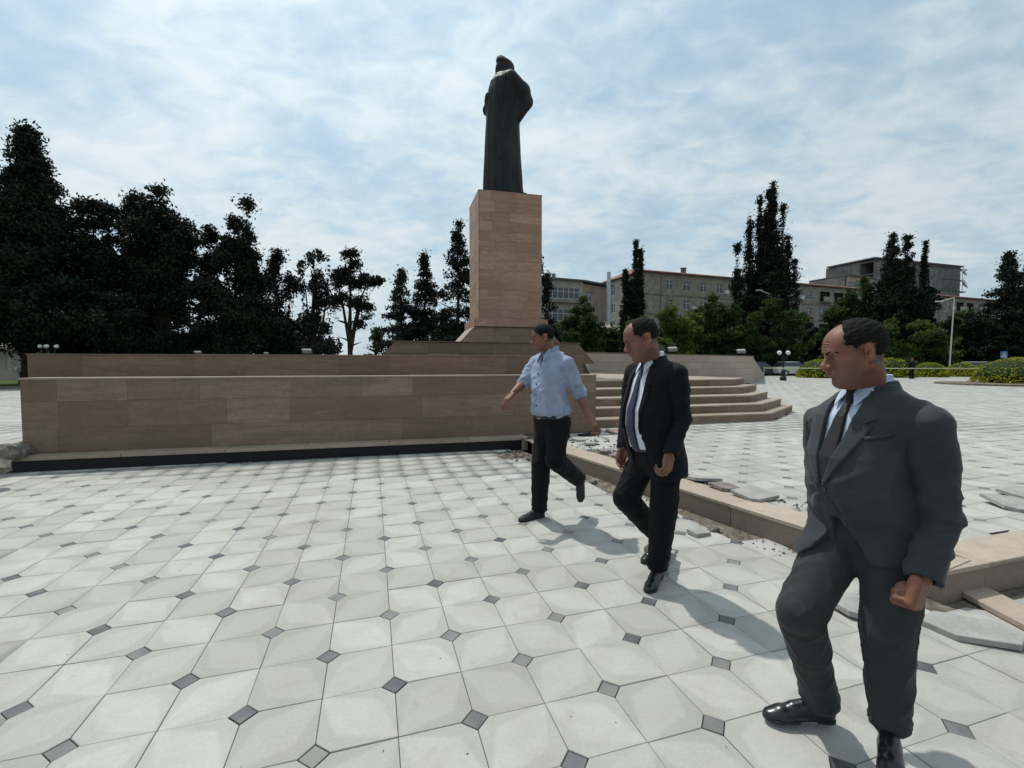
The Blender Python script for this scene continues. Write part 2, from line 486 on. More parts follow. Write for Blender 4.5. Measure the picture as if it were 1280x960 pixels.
# dirt bed laid bare between kerb and slabs
bed = [K0 + K1N * .02 - K1D * .3, KC + K1N * .02, KC + K2D * 6 + K2N * .02, KC + K2D * 6 + K2N * .7, KC + K1N * .95 + K2D * .3, K0 + K1N * 1.1 - K1D * .4]
o = sheet('dirt_bed', bed, ZR - 0.009, M_DIRT, raised, None)
bed2 = [K0 - K1D * .2 - K1N * .5, K0 - K1D * .45, K0 + K1N * .02, KC + K1N * .02, KC + K2D * 6 + K2N * .02, KC + K2D * 6 - K2N * .42, KC - K1N * .40 - K2N * .35]
o = sheet('dirt_bed', bed2, -0.008, M_DIRT, lower, None)
terrain = sheet('terrain', [(-600, -200), (600, -200), (600, 900), (-600, 900)], -0.35, M_DIRT)
road = sheet('road', [Vector((-75, 40)), Vector((-30, 60)), Vector((60, 60)), Vector((75, 44)), Vector((220, 60)), Vector((220, 240)), Vector((-220, 240)), Vector((-220, 30))], ZR - 0.02, M_ASPH)
# ------------------------------------------------------------------ stone
def m_stone(name, c1, c2, band=1.0, rough=0.7, stain=0.5, axis='World'):
    m = Mat(name, rough, 0.35)
    co = m.coord('World'); r = m.rand()
    big = m.noise(co, 1.3, 4, 0.6)
    veins = m.noise(co, 4.0, 7, 0.62, (0.35, 0.35, 2.6), 1.2)
    fine = m.noise(co, 55, 4, 0.7)
    c = m.mix(m.ramp(r, 0, 1), c1, c2)
    c = m.mix(m.math('MULTIPLY', m.ramp(veins, 0.35, 0.7), 0.55 * band), c, tuple(x * 0.66 for x in c1))
    light = m.ramp(m.noise(co, 7.0, 6, 0.6, (0.25, 0.25, 3.4), 0.6), 0.66, 0.74)
    c = m.mix(m.math('MULTIPLY', light, 0.22 * band), c, tuple(min(1, x * 1.7) for x in c2))
    c = m.mix(m.math('MULTIPLY', m.ramp(big, 0.42, 0.72), 0.35 * stain), c, tuple(x * 0.5 for x in c1))
    drip = m.ramp(m.noise(co, 9, 4, 0.6, (2.2, 2.2, 0.12)), 0.60, 0.78)
    mott = m.ramp(m.noise(co, 13, 6, 0.7), 0.38, 0.66)
    c = m.mix(m.math('MULTIPLY', mott, 0.28), c, tuple(x * 0.62 for x in c1))
    c = m.mix(m.math('MULTIPLY', drip, 0.55 * stain), c, tuple(x * 0.55 for x in c1))
    lime = m.ramp(m.noise(co, 6, 4, 0.7, (2.6, 2.6, 0.35), 0, (0, 0, 0.3)), 0.72, 0.80)
    c = m.mix(m.math('MULTIPLY', lime, 0.25 * stain), c, (0.36, 0.33, 0.30))
    c = m.mix(0.18, c, fine, 'OVERLAY')
    m.color(c)
    m.bump(m.math('ADD', fine, m.math('MULTIPLY', veins, 1.5)), 0.35, 0.004)
    return m.m
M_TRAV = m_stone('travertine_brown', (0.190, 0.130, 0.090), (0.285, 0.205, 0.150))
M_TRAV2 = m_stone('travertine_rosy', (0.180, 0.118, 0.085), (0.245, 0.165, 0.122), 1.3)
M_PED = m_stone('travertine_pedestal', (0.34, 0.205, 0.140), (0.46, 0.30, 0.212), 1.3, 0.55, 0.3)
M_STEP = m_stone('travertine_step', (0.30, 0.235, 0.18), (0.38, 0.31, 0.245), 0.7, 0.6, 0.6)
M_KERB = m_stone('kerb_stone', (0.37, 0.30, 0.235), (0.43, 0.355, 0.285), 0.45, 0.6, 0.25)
M_BLACK = plain('ledge_void_shade', (0.012, 0.011, 0.012), 0.6, 0.25)  # near-black puts the shade of the void under the ledge into colour
M_MORTAR = plain('mortar_brown', (0.10, 0.075, 0.055), 0.95, 0.1)

def slab_mesh(name, mat, bev=0.012):
    """unit slab (1 x 1 x 1, front at -y) with slightly eased edges"""
    V = []; b = bev
    for y, i in ((-0.5, b), (-0.5 + 0.06, 0), (0.5, 0)):
        V += [(-.5 + i, y, -.5 + i), (.5 - i, y, -.5 + i), (.5 - i, y, .5 - i), (-.5 + i, y, .5 - i)]
    Fc = [(0, 1, 2, 3)] + [(k * 4 + (i + 1) % 4, k * 4 + i, (k + 1) * 4 + i, (k + 1) * 4 + (i + 1) % 4) for k in (0, 1) for i in range(4)] + [(11, 10, 9, 8)]
    me = py_mesh(name, V, Fc); me.materials.append(mat); return me
_sl = {}
def slab(parent, c, size, rz, mat, name='stone_slab'):
    if mat.name not in _sl: _sl[mat.name] = slab_mesh(name, mat)
    o = link(name, _sl[mat.name], parent)
    o.location = c; o.scale = size; o.rotation_euler = (0, 0, rz)
    return o
def clad(parent, a, b, z0, z1, rows, wid, mat, rng, th=0.03, gap=0.002, jit=0.25, top=None):
    """face of stone slabs from a to b (outside on the right hand when walking a to b)"""
    a = Vector(a[:2]); b = Vector(b[:2]); L = (b - a).length; d = (b - a) / L
    rz = math.atan2(d.y, d.x); nrm = Vector((d.y, -d.x))
    hs = rows if isinstance(rows, list) else [(z1 - z0) / rows] * rows
    z = z0
    for r, h in enumerate(hs):
        s = 0.0; first = wid * (0.35 + 0.6 * rng.random())
        while s < L - 1e-4:
            wd = first if s == 0 else wid * (1 - jit + 2 * jit * rng.random())
            if L - s - wd < wid * 0.35: wd = L - s
            m = s + wd / 2
            off = rng.uniform(-0.0015, 0.0015)
            p = a + d * m + nrm * (th / 2 - 0.004 + off)
            slab(parent, (p.x, p.y, z + h / 2), (wd - gap, th, h - gap), rz, mat)
            s += wd
        z += h
rg = random.Random(11)
def LP(s, n, z=0.0):       # along the podium wall / behind its front line
    p = Vector((0.33, 8.22)) + LDIR * s + LNOR * n
    return Vector((p.x, p.y, z))
# ledge in front of the podium: pale slabs over a plinth coloured black as a shaded void
LD = Vector((0.17, 7.83))
ledge = empty('stone_ledge', (LEDGE.x, LEDGE.y, 0), label='low pale stone ledge over a front blackened for a shaded void along the foot of the long wall', cat='ledge')
mb = MB()
q = lambda s, n: LEDGE + LDIR * s + LNOR * n
def ledge_obj(name, mat, pts, z0, z1, bevel=0.0):
    m = MB(); m.prism([p - LEDGE for p in pts], z0, z1); o = m.build(name, mat, ledge, bevel=bevel); return o
ledge_obj('plinth', M_BLACK, [q(-16, 0.03), q(0, 0.03), q(0, 0.6), q(-16, 0.6)], -0.1, ZR - 0.045)
s = -16.0
while s < -0.01:
    wd = min(1.0 + 0.3 * rg.random(), -s)
    if -s - wd < .4: wd = -s
    ledge_obj('ledge_slab', M_STEP, [q(s + .003, -0.005 + rg.uniform(-.006, .006)), q(s + wd - .003, -0.005 + rg.uniform(-.006, .006)), q(s + wd - .003, 0.62), q(s + .003, 0.62)], ZR - 0.045, ZR + rg.uniform(-.003, .003), 0.003)
    s += wd
ledge_obj('end_block', M_KERB, [q(0.004, -0.02), q(0.10, -0.02), q(0.10, 0.5), q(0.004, 0.5)], -0.02, ZR + .004, 0.004)

# long two-tier podium
WL, WR = -7.36, 1.24
podium = empty('podium_wall', LP(-3, 0, ZR)[:], label='long brown travertine podium wall in two tiers below the statue', cat='wall')
podium.location = (0, 0, 0)
core = MB(); core.prism([LP(WL + .01, 0.01), LP(WR - .01, 0.01), LP(WR - .01, 1.2), LP(WL + .01, 1.2)], 0.02, 1.235)
core.prism([LP(WL - .20, 1.25), LP(WL + 2, 1.25), LP(WL + 2, 3.4), LP(WL - .20, 3.4)], 0.02, 1.234)
core.prism([LP(WL - .20, 0.50), LP(WR - .05, 0.50), LP(WR - .05, 3.4), LP(WL - .20, 3.4)], 1.2355, 1.585)
core.build('core', M_MORTAR, podium)
clad(podium, LP(WL, 0), LP(WR, 0), ZR, 1.235, [0.345, 0.38, 0.31], 1.0, M_TRAV, rg, jit=.3)
clad(podium, LP(WL, 1.2), LP(WL, 0), ZR, 1.235, [0.345, 0.38, 0.31], 0.6, M_TRAV, rg)
clad(podium, LP(WR, 0), LP(WR, 1.2), ZR, 1.235, [0.345, 0.38, 0.31], 0.6, M_TRAV, rg)
clad(podium, LP(WL - .21, 0.49), LP(WR - .05, 0.49), 1.25, 1.585, 1, 1.15, M_TRAV2, rg, jit=.3)
clad(podium, LP(WL - .21, 3.4), LP(WL - .21, 0.49), 1.25, 1.585, 1, 1.1, M_TRAV2, rg)
clad(podium, LP(WR - .05, 0.49), LP(WR - .05, 3.4), 1.25, 1.585, 1, 1.1, M_TRAV2, rg)
def copings(n0, n1, z, s0, s1, mat):
    s = s0
    while s < s1 - .01:
        wd = 0.9 + .5 * rg.random()
        if s1 - s - wd < .4: wd = s1 - s
        m = MB(); o1, o2 = rg.uniform(-.006, .006), rg.uniform(-.006, .006)
        m.prism([LP(s + .003, n0 + o1), LP(s + wd - .003, n0 + o2), LP(s + wd - .003, n1), LP(s + .003, n1)], z, z + .022 + rg.uniform(-.002, .002))
        m.build('coping_slab', mat, podium)
        s += wd
copings(-0.035, 0.5, 1.236, WL - .03, WR + .03, M_STEP)
copings(0.455, 0.9, 1.586, WL - .24, WR - .02, M_TRAV)
copings(0.905, 3.4, 1.586, WL - .24, WR - .02, M_TRAV)

# third platform with sloping ends
plat = empty('upper_platform', (0, 0, 0), label='low brown stone platform with sloping left end carrying the pedestal', cat='platform')
PA = math.radians(14.3)
def PP(s, n, z=0.0):
    o = Vector((-1.02, 14.6)); p = o + LDIR * s + LNOR * n; return Vector((p.x, p.y, z))
def frustum(name, mat, s0, s1, n0, n1, z0, z1, ins, parent, insn=None):
    insn = ins if insn is None else insn
    m = MB()
    lo = [PP(s0 - ins, n0 - insn, z0), PP(s1 + ins, n0 - insn, z0), PP(s1 + ins, n1 + insn, z0), PP(s0 - ins, n1 + insn, z0)]
    hi = [PP(s0, n0, z1), PP(s1, n0, z1), PP(s1, n1, z1), PP(s0, n1, z1)]
    m.hull8(lo, hi); return m.build(name, mat, parent)
frustum('core', M_MORTAR, -2.55, 2.55, -1.65, 4.0, ZR, 2.03, 0.98, plat, 0.0)
for i in range(6):
    a0, a1 = -2.6 + i * 0.87, -2.6 + (i + 1) * 0.87
    for r in range(2):
        z0 = 1.45 + r * .295; z1 = z0 + .29
        e0 = (0.55 * (2.04 - z0) / .59) if i == 0 else 0; e1 = (0.55 * (2.04 - z0) / .59) if i == 5 else 0
        f0 = (0.55 * (2.04 - z1) / .59) if i == 0 else 0; f1 = (0.55 * (2.04 - z1) / .59) if i == 5 else 0
        m = MB()
        m.hull8([PP(a0 + .002 - e0, -1.71, z0), PP(a1 - .002 + e1, -1.71, z0), PP(a1 - .002 + e1, -1.6, z0), PP(a0 + .002 - e0, -1.6, z0)],
                [PP(a0 + .002 - f0, -1.71, z1), PP(a1 - .002 + f1, -1.71, z1), PP(a1 - .002 + f1, -1.6, z1), PP(a0 + .002 - f0, -1.6, z1)])
        m.build('stone_slab', M_TRAV, plat)
m = MB(); m.prism([PP(-2.66, -1.74), PP(2.68, -1.74), PP(2.68, 4), PP(-2.66, 4)], 2.041, 2.066); m.build('coping_slab', M_TRAV2, plat)

# pedestal
ped = empty('statue_pedestal', (0, 0, 0), label='tall square pedestal clad in reddish brown travertine under the bronze figure', cat='pedestal')
PW, PDp = 2.02, 1.78
ZB, ZT = 2.87, 6.83
frustum('core', M_MORTAR, .02, PW - .02, .02, PDp - .02, ZB - .02, ZT - .02, 0, ped)
cols = [0, PW / 3, 2 * PW / 3, PW]
nrow = 13; hh = (ZT - ZB) / nrow
for r in range(nrow):
    sh = (r % 2) * 0.33 * rg.random()
    for (A, B) in ((PP(0, 0), PP(PW, 0)), (PP(0, PDp), PP(0, 0)), (PP(PW, 0), PP(PW, PDp)), (PP(PW, PDp), PP(0, PDp))):
        clad(ped, A, B, ZB + r * hh, ZB + (r + 1) * hh, 1, 0.72, M_PED, rg, th=.03, jit=.12, gap=.003)
frustum('top_slab', M_PED, -.03, PW + .03, -.03, PDp + .03, ZT + .001, ZT + .03, 0, ped)
# base course and flared foot
frustum('core', M_MORTAR, -.14, PW + .14, -.14, PDp + .14, 2.60, ZB - .002, 0, ped)
clad(ped, PP(-.16, -.16), PP(PW + .16, -.16), 2.62, ZB, 1, .62, M_PED, rg)
clad(ped, PP(-.16, PDp + .16), PP(-.16, -.16), 2.62, ZB, 1, .62, M_PED, rg)
clad(ped, PP(PW + .16, -.16), PP(PW + .16, PDp + .16), 2.62, ZB, 1, .62, M_PED, rg)
fl = frustum('flared_foot', M_TRAV, -.17, PW + .17, -.10, PDp + .15, 2.068, 2.615, 0.50, ped, 0.06)
for i in range(4):
    a0 = -.17 + i * (PW + .34) / 4; a1 = a0 + (PW + .34) / 4
    for r in range(2):
        z0 = 2.07 + r * .272; z1 = z0 + .268
        k = lambda z: 0.50 * (2.615 - z) / .547
        k2 = lambda z: 0.06 * (2.615 - z) / .547 + .012
        e = lambda z: (-k(z) if i == 0 else .002, k(z) if i == 3 else -.002)
        m = MB()
        m.hull8([PP(a0 + e(z0)[0], -.10 - k2(z0), z0), PP(a1 + e(z0)[1], -.10 - k2(z0), z0), PP(a1 + e(z0)[1], -.05, z0), PP(a0 + e(z0)[0], -.05, z0)],
                [PP(a0 + e(z1)[0], -.10 - k2(z1), z1), PP(a1 + e(z1)[1], -.10 - k2(z1), z1), PP(a1 + e(z1)[1], -.05, z1), PP(a0 + e(z1)[0], -.05, z1)])
        m.build('stone_slab', M_TRAV, ped)
# pale sloping cheek stones of the foot on the left side
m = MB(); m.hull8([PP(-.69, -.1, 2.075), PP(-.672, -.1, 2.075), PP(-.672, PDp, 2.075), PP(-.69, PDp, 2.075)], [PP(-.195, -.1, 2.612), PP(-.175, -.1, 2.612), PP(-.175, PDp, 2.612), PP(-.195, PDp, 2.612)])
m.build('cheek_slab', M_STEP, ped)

# steps beside the wall
steps = empty('stone_steps', (0, 0, 0), label='flight of five broad travertine steps right of the long wall', cat='steps')
TR = [((1.55, 8.95), (5.65, 10.1), (7.35, 12.1)), ((1.60, 9.4), (5.65, 10.5), (7.05, 12.1)), ((1.63, 9.85), (5.65, 10.95), (6.8, 12.3)), ((1.65, 10.4), (5.7, 11.5), (6.74, 12.75)), ((1.66, 11.1), (5.75, 12.05), (6.72, 13.4))]
back = [(3.4, 19.4), (1.0, 19.0), (1.3, 12.0)]
for i, (a, b, c) in enumerate(TR):
    z0, z1 = ZR + .17 * i, ZR + .17 * (i + 1)
    a, b, c = Vector(a), Vector(b), Vector(c)
    d1, d2 = (b - a).normalized(), (c - b).normalized()
    n1, n2 = Vector((d1.y, -d1.x)), Vector((d2.y, -d2.x))
    cc = Vector((c.x, c.y)); bk = [Vector(p) for p in back]
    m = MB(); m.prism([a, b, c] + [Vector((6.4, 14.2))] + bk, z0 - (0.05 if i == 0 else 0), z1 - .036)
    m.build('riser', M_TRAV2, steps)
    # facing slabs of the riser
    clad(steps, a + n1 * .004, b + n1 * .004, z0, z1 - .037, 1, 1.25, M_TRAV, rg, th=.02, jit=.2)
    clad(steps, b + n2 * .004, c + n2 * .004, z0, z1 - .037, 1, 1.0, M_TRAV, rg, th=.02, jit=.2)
    # tread slabs with a small nosing
    e = .03
    L1, L2 = (b - a).length, (c - b).length
    wdt = .62 if i < 4 else 1.1
    s1b = b + n1 * e + d1 * (e * math.tan(math.acos(max(-1, min(1, d1.dot(d2)))) / 2))
    in1 = b - n1 * wdt - d1 * (wdt * math.tan(math.acos(max(-1, min(1, d1.dot(d2)))) / 2))
    npc = 4
    for k in range(npc):
        t0, t1 = k / npc, (k + 1) / npc
        p0 = (a + n1 * e).lerp(s1b, t0); p1 = (a + n1 * e).lerp(s1b, t1); r0 = (a - n1 * wdt).lerp(in1, t0); r1 = (a - n1 * wdt).lerp(in1, t1)
        g = d1 * .0025
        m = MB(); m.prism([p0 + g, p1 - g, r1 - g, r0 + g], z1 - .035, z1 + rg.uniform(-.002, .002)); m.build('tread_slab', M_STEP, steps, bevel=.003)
    for k in range(2):
        t0, t1 = k / 2, (k + 1) / 2
        p0 = s1b.lerp(c + n2 * e, t0); p1 = s1b.lerp(c + n2 * e, t1); r0 = in1.lerp(c - n2 * wdt, t0); r1 = in1.lerp(c - n2 * wdt, t1)
        g = d2 * .0025
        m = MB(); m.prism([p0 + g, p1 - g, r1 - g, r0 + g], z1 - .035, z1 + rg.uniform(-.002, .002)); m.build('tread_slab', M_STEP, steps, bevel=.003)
m = MB(); m.prism([Vector((1.9, 12.0)), Vector((5.2, 12.9)), Vector((6.0, 14.0)), Vector((6.4, 14.2)), Vector((3.4, 19.35)), Vector((1.6, 19.0))], ZR + .85 - .04, ZR + .85 - .004); m.build('landing', M_STEP, steps)

# far parapet with battered end
par = empty('parapet_wall', (0, 0, 0), label='brown stone parapet wall behind the steps with a sloping right end', cat='wall')
A0, A1 = Vector((3.0, 19.6)), Vector((15.3, 29.4))
A2 = Vector((25.8, 47.3))
dA = (A1 - A0).normalized(); nA = Vector((-dA.y, dA.x))
AL = A0 - dA * 4.5
m = MB(); m.prism([AL + nA * .05, A1 + nA * .05, A1 + nA * 1.2, AL + nA * 1.2], ZR, 1.90); m.build('core', M_MORTAR, par)
clad(par, AL, A1, ZR, 1.90, [.55, .4, .37, .38], 1.5, M_STEP if False else M_KERB, rg, th=.06, jit=.2, gap=.008)
dB = (A2 - A1).normalized(); nB = Vector((-dB.y, dB.x))
m = MB()
lo = [A1 - nB * .001, A2, A2 + nB * .8, A1 + nB * .8]
V = [Vector((p.x, p.y, ZR)) for p in lo] + [Vector((p.x, p.y, 1.90 if k in (0, 3) else ZR + .22)) for k, p in enumerate(lo)]
m.add(V, [(3, 2, 1, 0), (4, 5, 6, 7), (0, 1, 5, 4), (1, 2, 6, 5), (2, 3, 7, 6), (3, 0, 4, 7)]); m.build('flank', M_KERB, par)
m = MB(); m.prism([AL - nA * .06, A1 - nA * .06 + dA * .05, A1 + nA * 1.2, AL + nA * 1.2], 1.902, 1.95); m.build('coping_slab', M_TRAV, par)

# kerbs
def kerb(name, a, d, n, length, w, z1, label, over=0.0, seg=1.25):
    k = empty(name, (0, 0, 0), label=label, cat='kerb')
    s = 0.0
    while s < length - .01:
        L = min(seg * rg.uniform(.85, 1.15), length - s)
        if length - s - L < .35: L = length - s
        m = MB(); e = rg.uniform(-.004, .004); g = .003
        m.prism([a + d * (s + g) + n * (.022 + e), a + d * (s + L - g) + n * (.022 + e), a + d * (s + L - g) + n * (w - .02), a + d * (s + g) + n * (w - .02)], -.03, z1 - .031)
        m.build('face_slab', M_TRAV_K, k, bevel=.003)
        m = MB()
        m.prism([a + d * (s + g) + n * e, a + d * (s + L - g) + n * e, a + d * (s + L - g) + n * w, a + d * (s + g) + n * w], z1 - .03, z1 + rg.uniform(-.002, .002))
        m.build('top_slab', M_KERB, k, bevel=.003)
        s += L
    return k
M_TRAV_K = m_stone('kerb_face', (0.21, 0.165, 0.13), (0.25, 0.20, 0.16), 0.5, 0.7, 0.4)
KL = (KC - K0).length
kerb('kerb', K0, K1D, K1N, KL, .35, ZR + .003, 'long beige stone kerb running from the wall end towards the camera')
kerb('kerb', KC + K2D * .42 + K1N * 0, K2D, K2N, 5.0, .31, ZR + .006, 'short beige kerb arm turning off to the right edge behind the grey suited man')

cb_ = [c for c in bpy.data.objects if c.name.startswith('kerb') and c.type == 'EMPTY'][0]
m = MB(); m.prism([KC + K1D * .003, KC + K2D * .417, KC + K2D * .417 + K2N * .31, KC + K1N * .35 + K1D * .003], ZR - .027, ZR + .0045); m.build('corner_slab', M_KERB, cb_, bevel=.003)
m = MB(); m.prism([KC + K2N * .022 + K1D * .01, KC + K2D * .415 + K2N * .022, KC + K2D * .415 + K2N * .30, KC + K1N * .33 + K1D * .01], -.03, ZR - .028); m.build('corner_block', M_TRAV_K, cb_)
# ------------------------------------------------------------------ buildings
M_PLASTER = plain('grey_render', (0.25, 0.225, 0.185), 0.9, 0.15, var=.2, scale=1.2)
M_PLASTER2 = plain('tan_render', (0.26, 0.21, 0.155), 0.9, 0.15, var=.18, scale=.8)
M_PLASTER3 = plain('pale_render', (0.33, 0.305, 0.265), 0.9, 0.15, var=.15, scale=.8)
M_CONC = plain('raw_concrete', (0.17, 0.16, 0.15), 0.95, 0.1, var=.25, scale=.6)
M_WFRAME = plain('white_frame', (0.55, 0.56, 0.56), 0.5, 0.4, var=.05)
M_GLASS = Mat('window_glass', 0.08, 0.6).color((0.03, 0.04, 0.05)).m
M_ROOF = plain('roof_sheet_red', (0.20, 0.105, 0.085), 0.8, 0.2, var=.25, scale=.5)
M_ROOFG = plain('roof_sheet_grey', (0.11, 0.105, 0.11), 0.8, 0.2, var=.2, scale=.5)
M_DARK = plain('dark_opening', (0.02, 0.02, 0.02), 0.9, 0.1)
M_STEEL = plain('pale_steel', (0.45, 0.46, 0.46), 0.45, 0.5, var=.06)
M_BLUEP = plain('blue_grey_panel', (0.16, 0.20, 0.25), 0.7, 0.3, var=.1)

def wall_holes(W, H, holes, dep=0.22):
    """wall in the xz plane (outside towards -y) with rectangular openings and their reveals"""
    xs = sorted({0, W} | {h[0] for h in holes} | {h[1] for h in holes})
    zs = sorted({0, H} | {h[2] for h in holes} | {h[3] for h in holes})
    V, Fc = [], []
    def quad(a, b, c, d):
        n = len(V); V.extend([a, b, c, d]); Fc.append((n, n + 1, n + 2, n + 3))
    for j in range(len(zs) - 1):
        run = None
        for i in range(len(xs) - 1):
            cx, cz = (xs[i] + xs[i + 1]) / 2, (zs[j] + zs[j + 1]) / 2
            hole = any(h[0] < cx < h[1] and h[2] < cz < h[3] for h in holes)
            if not hole and run is None: run = xs[i]
            if run is not None and (hole or i == len(xs) - 2):
                e = xs[i] if hole else xs[i + 1]
                quad((run, 0, zs[j]), (e, 0, zs[j]), (e, 0, zs[j + 1]), (run, 0, zs[j + 1])); run = None
    for x0, x1, z0, z1 in holes:
        quad((x0, 0, z0), (x1, 0, z0), (x1, dep, z0), (x0, dep, z0)); quad((x0, dep, z1), (x1, dep, z1), (x1, 0, z1), (x0, 0, z1))
        quad((x0, 0, z0), (x0, dep, z0), (x0, dep, z1), (x0, 0, z1)); quad((x1, dep, z0), (x1, 0, z0), (x1, 0, z1), (x1, dep, z1))
    return V, Fc
_wm = {}
def window(parent, M, x0, x1, z0, z1, nm=2, dep=0.13, tran=True):
    """frame + pane in an opening, M places the facade"""
    W, H = round(x1 - x0, 2), round(z1 - z0, 2); key = (W, H, nm, tran)
    if key not in _wm:
        m = MB(); b = .07
        m.box((W / 2, 0, b / 2), (W, .06, b)); m.box((W / 2, 0, H - b / 2), (W, .06, b))
        m.box((b / 2, 0, H / 2), (b, .062, H - 2 * b)); m.box((W - b / 2, 0, H / 2), (b, .062, H - 2 * b))
        for k in range(1, nm): m.box((W * k / nm, 0, H / 2), (b * .9, .058, H - 2 * b))
        if tran: m.box((W / 2, 0, H * .68), (W - 2 * b, .056, b * .8))
        g = MB(); g.add([(b, .01, b), (W - b, .01, b), (W - b, .01, H - b), (b, .01, H - b)], [(0, 1, 2, 3)])
        fm, gm = m.mesh('window'), g.mesh('pane'); fm.materials.append(M_WFRAME); gm.materials.append(M_GLASS)
        _wm[key] = (fm, gm)
    fm, gm = _wm[key]
    f = link('window', fm, parent); f.matrix_local = M @ Matrix.Translation((x0, dep, z0))
    link('pane', gm, f)
    return f
def facade(parent, a, b, z0, H, holes, mat, name='wall', win=True, nm=2):
    a = Vector((a[0], a[1])); b = Vector((b[0], b[1])); d = b - a
    M = Matrix.Translation((a.x, a.y, z0)) @ Matrix.Rotation(math.atan2(d.y, d.x), 4, 'Z')
    V, Fc = wall_holes(d.length, H, [h[:4] for h in holes])
    o = link(name, py_mesh(name, V, Fc), parent, mat); o.matrix_local = M
    if win:
        for h in holes:
            window(parent, M, *h[:4], nm=h[4] if len(h) > 4 else nm)
    return M
def px_pt(px, Y): return Vector((at(px, 450, Y).x, Y))

rb = random.Random(5)
# long block of flats, receding to the right
b2 = empty('apartment_block', (0, 0, 0), label='long grey four storey apartment block with red sheet roof behind the trees', cat='building')
P0, P1 = px_pt(803, 70.0), px_pt(1245, 103.0)
d = (P1 - P0); L = d.length; dn = d / L; nn = Vector((-dn.y, dn.x))
PB = P0 + nn * 11.0
H2 = 15.2
holes = []
x = 4.2; k = 0
bays = []
while x < L - 2.5:
    typ = 'win' if (k % 6) not in (4, 5) else 'log'
    for st in range(5):
        z = 1.2 + st * 2.9
        if typ == 'win': holes.append((x, x + 1.35, z, z + 1.5))
    if typ == 'log': bays.append(x)
    x += 3.3 if typ == 'win' else 3.6; k += 1
for bx in bays:
    for st in range(5):
        if rb.random() < .45: holes.append((bx, bx + 2.6, .9 + st * 2.9, 2.75 + st * 2.9, 4))
        else: holes.append((bx, bx + 2.6, .9 + st * 2.9, 2.75 + st * 2.9, 99))
holes_w = [h for h in holes if not (len(h) > 4 and h[4] == 99)]
M2 = facade(b2, P0, P1, 0, H2, holes, M_PLASTER, win=False)
for h in holes_w:
    window(b2, M2, *h[:4], nm=(h[4] if len(h) > 4 else 2))
for h in holes:
    if len(h) > 4 and h[4] == 99:
        m = MB(); m.box(((h[0] + h[1]) / 2, 1.1, (h[2] + h[3]) / 2), (2.9, .05, 2.2)); m.box(((h[0] + h[1]) / 2, -.35, h[2] - .05), (2.7, .8, .12)); m.box(((h[0] + h[1]) / 2, -.72, h[2] + .45), (2.7, .05, .8))
        o = m.build('balcony', rb.choice([M_CONC, M_PLASTER3, M_PLASTER]), b2); o.matrix_local = M2
facade(b2, PB, P0, 0, H2, [(2.2, 3.4, 1.2 + s * 2.9, 2.7 + s * 2.9) for s in range(5)] + [(6.6, 8.8, 1.2 + s * 2.9, 2.7 + s * 2.9, 3) for s in range(5)], M_PLASTER3)
m = MB(); m.prism([P0 + nn * .3 + dn * .3, P1 + nn * .3, P1 + nn * 10.7, PB + dn * .3], 0, H2 - .1); m.build('core', M_DARK, b2)
for h in holes:
    if len(h) == 4 and rb.random() < .22 and h[2] > 3:
        m = MB(); m.box((h[1] + .55, -.18, h[2] + .2), (.8, .32, .55)); o = m.build('air_conditioner', M_WFRAME, b2); o.matrix_local = M2
    elif len(h) == 4 and rb.random() < .18 and h[2] > 3:
        m = MB(); m.box(((h[0] + h[1]) / 2, -.45, h[2] - .1), (2.0, .9, .1)); m.box(((h[0] + h[1]) / 2, -.88, h[2] + .35), (2.0, .04, .8)); o = m.build('balcony', rb.choice([M_CONC, M_PLASTER3, M_BLUEP]), b2); o.matrix_local = M2
for x in (3.2, L * .28, L * .5, L * .77):
    m = MB(); m.tube([(x, -.08, 0), (x, -.08, H2)], .06, 6); o = m.build('drainpipe', M_CONC, b2); o.matrix_local = M2
for st in range(1, 5):
    m = MB(); m.box((L / 2, -.03, st * 2.9 + .35), (L, .06, .12)); o = m.build('string_course', M_CONC, b2); o.matrix_local = M2
m = MB()
ov = .5; E0, E1, E2, E3 = P0 - dn * ov - nn * ov, P1 + dn * ov - nn * ov, P1 + dn * ov + nn * 11.5, PB - dn * ov + nn * ov
R0, R1 = P0 + nn * 5.5 + dn * 2, P1 + nn * 5.5 - dn * 2
v3 = lambda p, z: (p.x, p.y, z)
V = [v3(p, H2 + .02) for p in (E0, E1, E2, E3)] + [v3(p, H2 + .18) for p in (E0, E1, E2, E3)] + [v3(R0, H2 + 1.7), v3(R1, H2 + 1.7)]
m.add(V, [(3, 2, 1, 0), (0, 1, 5, 4), (1, 2, 6, 5), (2, 3, 7, 6), (3, 0, 4, 7), (4, 5, 9, 8), (5, 6, 9), (6, 7, 8, 9), (7, 4, 8)])
m.build('roof', M_ROOF, b2)
for t in (.12, .33, .58, .8):
    c = P0 + dn * L * t + nn * 4.5
    m = MB(); m.box((c.x, c.y, H2 + 1.5), (.7, .5, 1.3), math.atan2(dn.y, dn.x)); m.box((c.x, c.y, H2 + 2.2), (.9, .7, .12), math.atan2(dn.y, dn.x)); m.build('chimney', M_CONC, b2)

